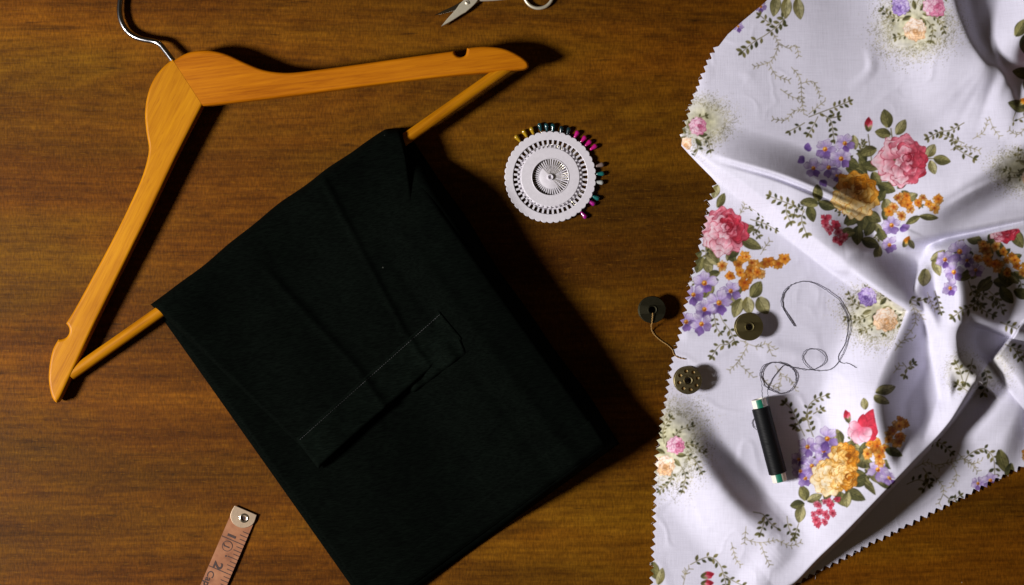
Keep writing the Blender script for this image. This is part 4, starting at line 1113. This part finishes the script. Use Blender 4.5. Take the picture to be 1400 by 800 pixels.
# ------------------------------------------------------------------ measuring tape end
def build_tape():
    m = NT('tape_vinyl')
    n = m.noise(m.coords((120, 120, 120)), 1, 4, 0.6); n2 = m.noise(m.coords((45, 45, 45), loc=(2, 2, 0)), 1, 3, 0.6)
    f = m.math('ADD', m.math('MULTIPLY', n, 0.5), m.math('MULTIPLY', n2, 0.5))
    c = m.ramp(f, [(0.34, (0.13, 0.045, 0.019)), (0.48, (0.255, 0.100, 0.044)), (0.66, (0.35, 0.155, 0.072))])
    m.set(col=c, rough=0.48, spec=0.35); m.bump(n, 0.12, 0.0005)
    top = np.array([335.8, 698.4]); ux = np.array([-0.395, 0.919]); uy = np.array([0.919, 0.395])   # along, across (to the ticked edge)
    root = empty('measuring_tape', P(*(top+ux*20), 0)); tag(root, 'worn pinkish tailor measuring tape end with riveted metal tip', 'tape measure')
    L, Wd = 240.0, 33.5
    def q(s, t, z): x, y = top+ux*s+uy*t; return P(x, y, z)
    def zt(s): return 0.0016+0.0010*math.sin(s*0.02)**2
    V_, F_ = [], []; N = 40
    for i in range(N+1):
        s = 1+(L-1)*i/N
        for t, dz in ((-Wd/2, 0), (Wd/2, 0), (Wd/2, -0.0006), (-Wd/2, -0.0006)): V_.append(q(s, t, zt(s)+dz))
    for i in range(N):
        for k in range(4): F_.append((i*4+k, i*4+(k+1) % 4, (i+1)*4+(k+1) % 4, (i+1)*4+k))
    F_ += [(3, 2, 1, 0), (N*4, N*4+1, N*4+2, N*4+3)]
    band = link('band', pymesh('band', V_, F_), m.m, root, smooth=False)
    # metal tip: folded plate, rounded lower edge
    ol = [(-1.5, -16), (-1.5, 16.6), (10, 17.2), (17, 13.5), (22.5, 6), (23.5, -2), (21, -10), (14, -16), (6, -17)]
    o2 = smooth_outline(ol, (0, 1), 5)
    hole = [(10+3.2*math.cos(a), 2.0+3.2*math.sin(a)) for a in np.linspace(0, 2*math.pi, 24, endpoint=False)]
    me = plate([tuple(q(s, t, 0)[:2]) for s, t in o2], 0.00045, 0.0003, 'end_clip', [[tuple(q(s, t, 0)[:2]) for s, t in hole]])
    for v in me.vertices: v.co.z += zt(8)+0.0003
    clip = link('end_clip', me, M['clip'], root)
    ec = q(10, 2.0, zt(8)+0.0008)
    prof = []
    for k in range(11):
        a = 2*math.pi*k/10; prof.append((0.00285+0.00085*math.cos(a), 0.00055*math.sin(a)))
    link('eyelet', pymesh('eyelet', *lathe(prof, 40, ec)), M['eyelet'], clip)
    link('rivet_hole_shade', pymesh('hole', *lathe([(0.00001, 0), (0.0021, 0), (0.0021, -0.0002)], 24, (ec[0], ec[1], zt(8)+0.00012))), M['ink'], clip)  # solid dark disc, the shade inside the eyelet given as colour
    # ticks every eighth of an inch, inch lines right across
    V_, F_ = [], []
    for i in range(4, 44):
        s = 44.4-44.4+i*44.4/8
        if s < 24: continue
        k = i % 8
        ln = Wd-0.4 if k == 0 else (15 if k == 4 else (11 if k % 2 == 0 else 9)); hw = 0.55 if k == 0 else 0.5
        o = len(V_)
        for ds, t in ((-hw, Wd/2-0.1), (hw, Wd/2-0.1), (hw, Wd/2-ln), (-hw, Wd/2-ln)): V_.append(q(s+ds, t, zt(s)+0.00012))
        F_.append((o, o+1, o+2, o+3))
    tk = link('tick_marks', pymesh('ticks', V_, F_), M['ink'], band, smooth=False); tk['kind'] = 'stuff'
    def write(body, s, t, size, nm, sx=1.0, bold=0.0):
        me = text_mesh(body, size*K, nm, bold)
        x0, y0, _ = q(s, t, 0)
        rx = Vector((ux[0], -ux[1], 0)); ry = Vector((uy[0], -uy[1], 0))
        for v in me.vertices:
            w = Vector((x0, y0, zt(s)+0.00014))+rx*v.co.x*sx+ry*v.co.y; v.co = Vector((w.x, w.y, w.z+v.co.z))
        link(nm, me, M['ink'], band, smooth=False)
    write('1', 38.5, -4.2, 17, 'number_mark', 1.6, 0.012); write('2', 83, -5.3, 17, 'number_mark', 1.3, 0.022); write('3', 127, -5.5, 17, 'number_mark', 1.3, 0.022)
    write('Cap', 104, -9.6, 13, 'printed_word', 1.1, 0.012); write('J', 54.3, -4, 10, 'printed_letter', 1.3, 0.015)
    cc = q(54.3, -4, zt(54)+0.00013)
    link('printed_circle', pymesh('ring', *lathe([(6.4*K, 0), (7.3*K, 0)], 36, cc)), M['ink'], band, smooth=False)
    d0 = q(67.5, -0.5, zt(67)+0.00013)
    link('printed_dot', pymesh('dot', *lathe([(0.00001, 0), (1.3*K, 0)], 14, d0)), M['ink'], band, smooth=False)
build_tape()

# ------------------------------------------------------------------ small scissors, mostly beyond the frame
def build_scissors():
    piv = (639, 3.5); root = empty('scissors', P(*piv, 0)); tag(root, 'small open steel scissors with round finger rings', 'scissors')
    def half(tip, shank, ring, rr, z, name, wide, bmat='steel'):
        t = np.array(tip, float); p = np.array(piv, float); d = (p-t); L = np.hypot(*d); d /= L; nrm = np.array([-d[1], d[0]])
        out = [t, t+d*L*0.30+nrm*wide*0.42, t+d*L*0.66+nrm*wide*0.78, t+d*L*0.78+nrm*wide*0.95, t+d*(L+9)+nrm*wide*0.95, t+d*(L+22)+nrm*3.2, t+d*(L+22)-nrm*3.2, t+d*(L+8)-nrm*wide*0.62, t+d*L*0.8-nrm*wide*0.62, t+d*L*0.62-nrm*wide*0.40, t+d*L*0.3-nrm*wide*0.25]
        me = plate([tuple(P(x, y, z)[:2]) for x, y in smooth_outline([tuple(o) for o in out], (0, 3, 8), 4)], 0.0010, 0.0006, 'blade')
        for v in me.vertices: v.co.z += z
        b = link('blade', me, M[bmat], root)
        q = spline([tuple(t+d*(L+14)), shank, tuple(np.array(ring)-(np.array(ring)-np.array(shank))/np.hypot(*(np.array(ring)-np.array(shank)))*rr)], 8)
        v, f = tube([P(x, y, z) for x, y in q], [0.0021-0.0006*i/len(q) for i in range(len(q))], 12)
        link('shank', pymesh('shank', v, f), M['steel'], root)
        v, f = [], []
        pts = [P(ring[0]+rr*math.cos(a), ring[1]+rr*0.96*math.sin(a), z) for a in np.linspace(0, 2*math.pi, 49)]
        v, f = tube(pts, 0.00135, 10, False)
        link('finger_ring', pymesh('finger_ring', v, f), M['steel'], root)
        return b
    half((602.6, 37), (664, -20), (716, -66), 19, 0.0042, 'blade', 9)
    half((593, 21.5), (676, -2), (736.5, -7.5), 19.5, 0.0022, 'blade', 6.5, 'polished')
    c = P(*piv, 0.0052)
    sc = link('screw', pymesh('screw', *lathe([(0.00001, 0.0006), (0.0014, 0.0005), (0.0019, 0.0001), (0.0019, -0.0012)], 24, c)), M['steel'], root)
    v, f = tube([(c[0]-0.0013, c[1]+0.0009, c[2]+0.0006), (c[0]+0.0013, c[1]-0.0009, c[2]+0.0006)], 0.00025, 6)
    link('screw_slot_shade', pymesh('slot', v, f), M['ink'], sc)  # raised dark bar, shade of the recess put into its colour
build_scissors()

# ------------------------------------------------------------------ bobbins
def build_bobbin(px, py, r, mat, holes, label, wound, hub=5.2):
    z0 = max(cloth_z(px+dx, py+dy) for dx in (-14, 0, 14) for dy in (-14, 0, 14))
    c = P(px, py, z0+0.011); base = (c[0], c[1], z0)
    root = empty('sewing_bobbin', base); tag(root, label, 'bobbin', 'metal bobbins beside the fabric edge')
    R = r*K; hr = hub*K
    def flange(z, t, nm):
        ol = [(R*math.cos(a), R*math.sin(a)) for a in np.linspace(0, 2*math.pi, 72, endpoint=False)]
        hs = [[(hr*math.cos(a), hr*math.sin(a)) for a in np.linspace(0, 2*math.pi, 36, endpoint=False)]]
        for i in range(holes):
            a0 = 2*math.pi*(i+0.3)/holes; x, y = 0.68*R*math.cos(a0), 0.68*R*math.sin(a0)
            hs.append([(x+0.00125*math.cos(a), y+0.00125*math.sin(a)) for a in np.linspace(0, 2*math.pi, 16, endpoint=False)])
        me = plate(ol, t/2, t*0.3, nm, hs)
        for v in me.vertices:
            rr = math.hypot(v.co.x, v.co.y)
            v.co.z += z + (0.0007*(1-(rr/R)**2) if z > 0.005 else 0)
            v.co.x += base[0]; v.co.y += base[1]; v.co.z += base[2]
        return link(nm, me, M[mat], root)
    flange(0.0007, 0.0009, 'flange'); flange(0.0090, 0.0009, 'flange')
    # core tube with rolled lip
    pr = [(hr*0.82, 0.0004), (hr*1.12, 0.0004), (hr*1.12, 0.0094), (hr*1.24, 0.0103), (hr*1.12, 0.0108), (hr*0.90, 0.0106), (hr*0.82, 0.0097), (hr*0.82, 0.0004)]
    link('core', pymesh('core', *lathe(pr, 40, base)), M[mat], root)
    n = 40; prof = [(hr*1.1, 0.0012)]+[(R*(0.80+0.012*math.sin(i*2.6)), 0.0013+0.0072*i/n) for i in range(n+1)]+[(hr*1.1, 0.0086)]
    link('thread_winding', pymesh('winding', *lathe(prof, 48, base)), M[wound], root)
    return root, base
b1, base1 = build_bobbin(892, 423.6, 18.3, 'brass_dark', 0, 'dark metal bobbin on bare wood with an ochre thread tail', 'goldthread')
b2, base2 = build_bobbin(1025, 447, 18.8, 'brass_olive', 0, 'plain olive metal bobbin lying wholly on the printed fabric', 'thread')
b3, base3 = build_bobbin(941, 520.4, 18.8, 'brass', 8, 'metal bobbin with a ring of small holes on the zigzag fabric edge', 'goldthread', 5.0)

def thread_on_cloth(pts, name, mat, parent, rad, lift=0.0006, n=8, wave=0.0):
    q = spline(pts, n); out = []
    for i, p in enumerate(q):
        z = (cloth_z(p[0], p[1]))+lift+wave*abs(math.sin(i*0.21))
        if len(p) > 2: z = max(z, p[2])
        jx, jy = 0.35*math.sin(i*1.7+p[0])+0.25*math.sin(i*3.1), 0.35*math.cos(i*1.3+p[1])+0.25*math.sin(i*2.3+1)
        out.append(P(p[0]+jx, p[1]+jy, z))
    v, f = tube(out, rad, 6)
    return link(name, pymesh(name, v, f), mat, parent)
thread_on_cloth([(892.5, 428, 0.0112), (892, 434, 0.0108), (891.5, 441, 0.0100), (890.5, 445, 0.006), (891.5, 452, 0.001), (896, 459, 0.0005), (904, 466, 0.0005), (913, 472, 0.0005), (919, 478, 0.0006), (922, 485, 0.0014), (928, 489, 0.0016), (937, 491, 0.0016)], 'thread_tail', M['goldthread'], b1, 0.00042)

# ------------------------------------------------------------------ black thread spool
def build_spool():
    a = np.array([1036.8, 545.5]); b = np.array([1066.5, 658.5])
    d = (b-a); L = np.hypot(*d); d /= L
    rw = 12.2*K; rt = 10.0*K
    z0 = max(cloth_z(*(a+d*L*t)) for t in np.linspace(0, 1, 12)); zc = z0+rw+0.0002
    A = Vector(P(*a, zc)); B = Vector(P(*b, zc)); ax = (B-A).normalized(); sd = ax.cross(Vector((0, 0, 1))).normalized(); up = sd.cross(ax)
    root = empty('thread_spool', P(*((a+b)/2), z0)); tag(root, 'spool of black thread lying on the floral fabric', 'thread spool')
    LL = (B-A).length
    def turned(prof, n=40, arc=(0, 2*math.pi)):
        V_, F_ = [], []; m = len(prof); full = abs(arc[1]-arc[0]-2*math.pi) < 1e-6; N = n if full else n+1
        for i in range(N):
            th = arc[0]+(arc[1]-arc[0])*i/n
            for r, s in prof: V_.append(A+ax*s+(sd*math.cos(th)+up*math.sin(th))*r)
        for i in range(n):
            j = (i+1) % N
            for k in range(m-1): F_.append((i*m+k, j*m+k, j*m+k+1, i*m+k+1))
        return pymesh('turned', V_, F_)
    tubeo = link('tube', turned([(rt*0.72, 0), (rt*0.95, 0), (rt, 0.0003), (rt, LL-0.0003), (rt*0.95, LL), (rt*0.72, LL), (rt*0.72, LL*0.5), (rt*0.72, 0)]), M['tubewhite'], root)
    link('tube_stripe', turned([(rt*1.012, 0.0002), (rt*1.012, LL-0.0002)], 14, (math.radians(58), math.radians(104))), M['tubegreen'], tubeo)
    link('tube_stripe', turned([(rt*1.012, 0.0002), (rt*1.012, LL-0.0002)], 14, (math.radians(200), math.radians(250))), M['tubegreen'], tubeo)
    n = 150; s0, s1 = 11.0*K, LL-10.5*K
    prof = [(rt, s0)]
    rr = random.Random(8)
    for i in range(n+1):
        t = i/n; taper = min(1, t*14+0.72, (1-t)*14+0.72)
        prof.append((rw*taper*(1+0.010*math.sin(i*1.9)+0.006*rr.uniform(-1, 1)), s0+(s1-s0)*t))
    prof.append((rt, s1))
    link('thread_winding', turned(prof, 36), M['spoolthread'], root)
    # loose end, loops on the cloth
    zt = zc+rt
    path = [(1044, 556, zt), (1043, 546, zt+0.0004), (1042, 538, zc), (1041.5, 524, 0), (1039, 510, 0), (1045, 499, 0), (1058, 495.5, 0), (1074, 498, 0), (1085, 506, 0), (1089, 518, 0), (1083, 531, 0), (1069, 538, 0), (1053, 533, 0), (1043, 521, 0), (1041, 508, 0), (1050, 498, 0), (1064, 496, 0), (1082, 502, 0), (1104, 506, 0),
            (1118, 503, 0), (1128, 494, 0), (1127, 485, 0), (1116, 478, 0), (1104, 478, 0), (1097, 486, 0), (1100, 497, 0), (1110, 505, 0), (1124, 507, 0), (1140, 502, 0), (1152, 484, 0), (1160, 462, 0), (1162, 440, 0), (1150, 414, 0), (1130, 397, 0), (1106, 385.5, 0), (1088, 387, 0), (1073, 397, 0), (1068, 414, 0), (1076, 431, 0), (1086, 446, 0)]
    thread_on_cloth(path, 'loose_thread', M['thread'], root, 0.00025, 0.0007, 8, 0.0006)
    thread_on_cloth([(1050, 555, zt), (1050, 546, zt), (1050, 540, zc), (1050, 530, 0), (1060, 512, 0), (1074, 499, 0), (1086, 508, 0), (1088, 522, 0)], 'loose_thread', M['thread'], root, 0.00023, 0.0006)
    thread_on_cloth([(1087, 446, 0), (1080, 436, 0), (1071, 420, 0), (1070, 404, 0), (1078, 394, 0)], 'loose_thread', M['thread'], root, 0.00023, 0.0006)
    thread_on_cloth([(1148, 414, 0), (1157, 430, 0), (1159, 450, 0), (1155, 470, 0), (1146, 488, 0), (1150, 496, 0), (1160, 497, 0), (1171, 503, 0)], 'loose_thread', M['thread'], root, 0.00022, 0.0006)
    thread_on_cloth([(1035, 588, zc), (1029, 582, 0), (1029, 575, 0), (1033, 571, zc)], 'loose_thread', M['thread'], root, 0.00023, 0.0006)
M['spoolthread'] = plain('black_spool_thread', (0.0030, 0.0033, 0.0042), 0.55, 0.3, 1800, spec=0.18)
build_spool()
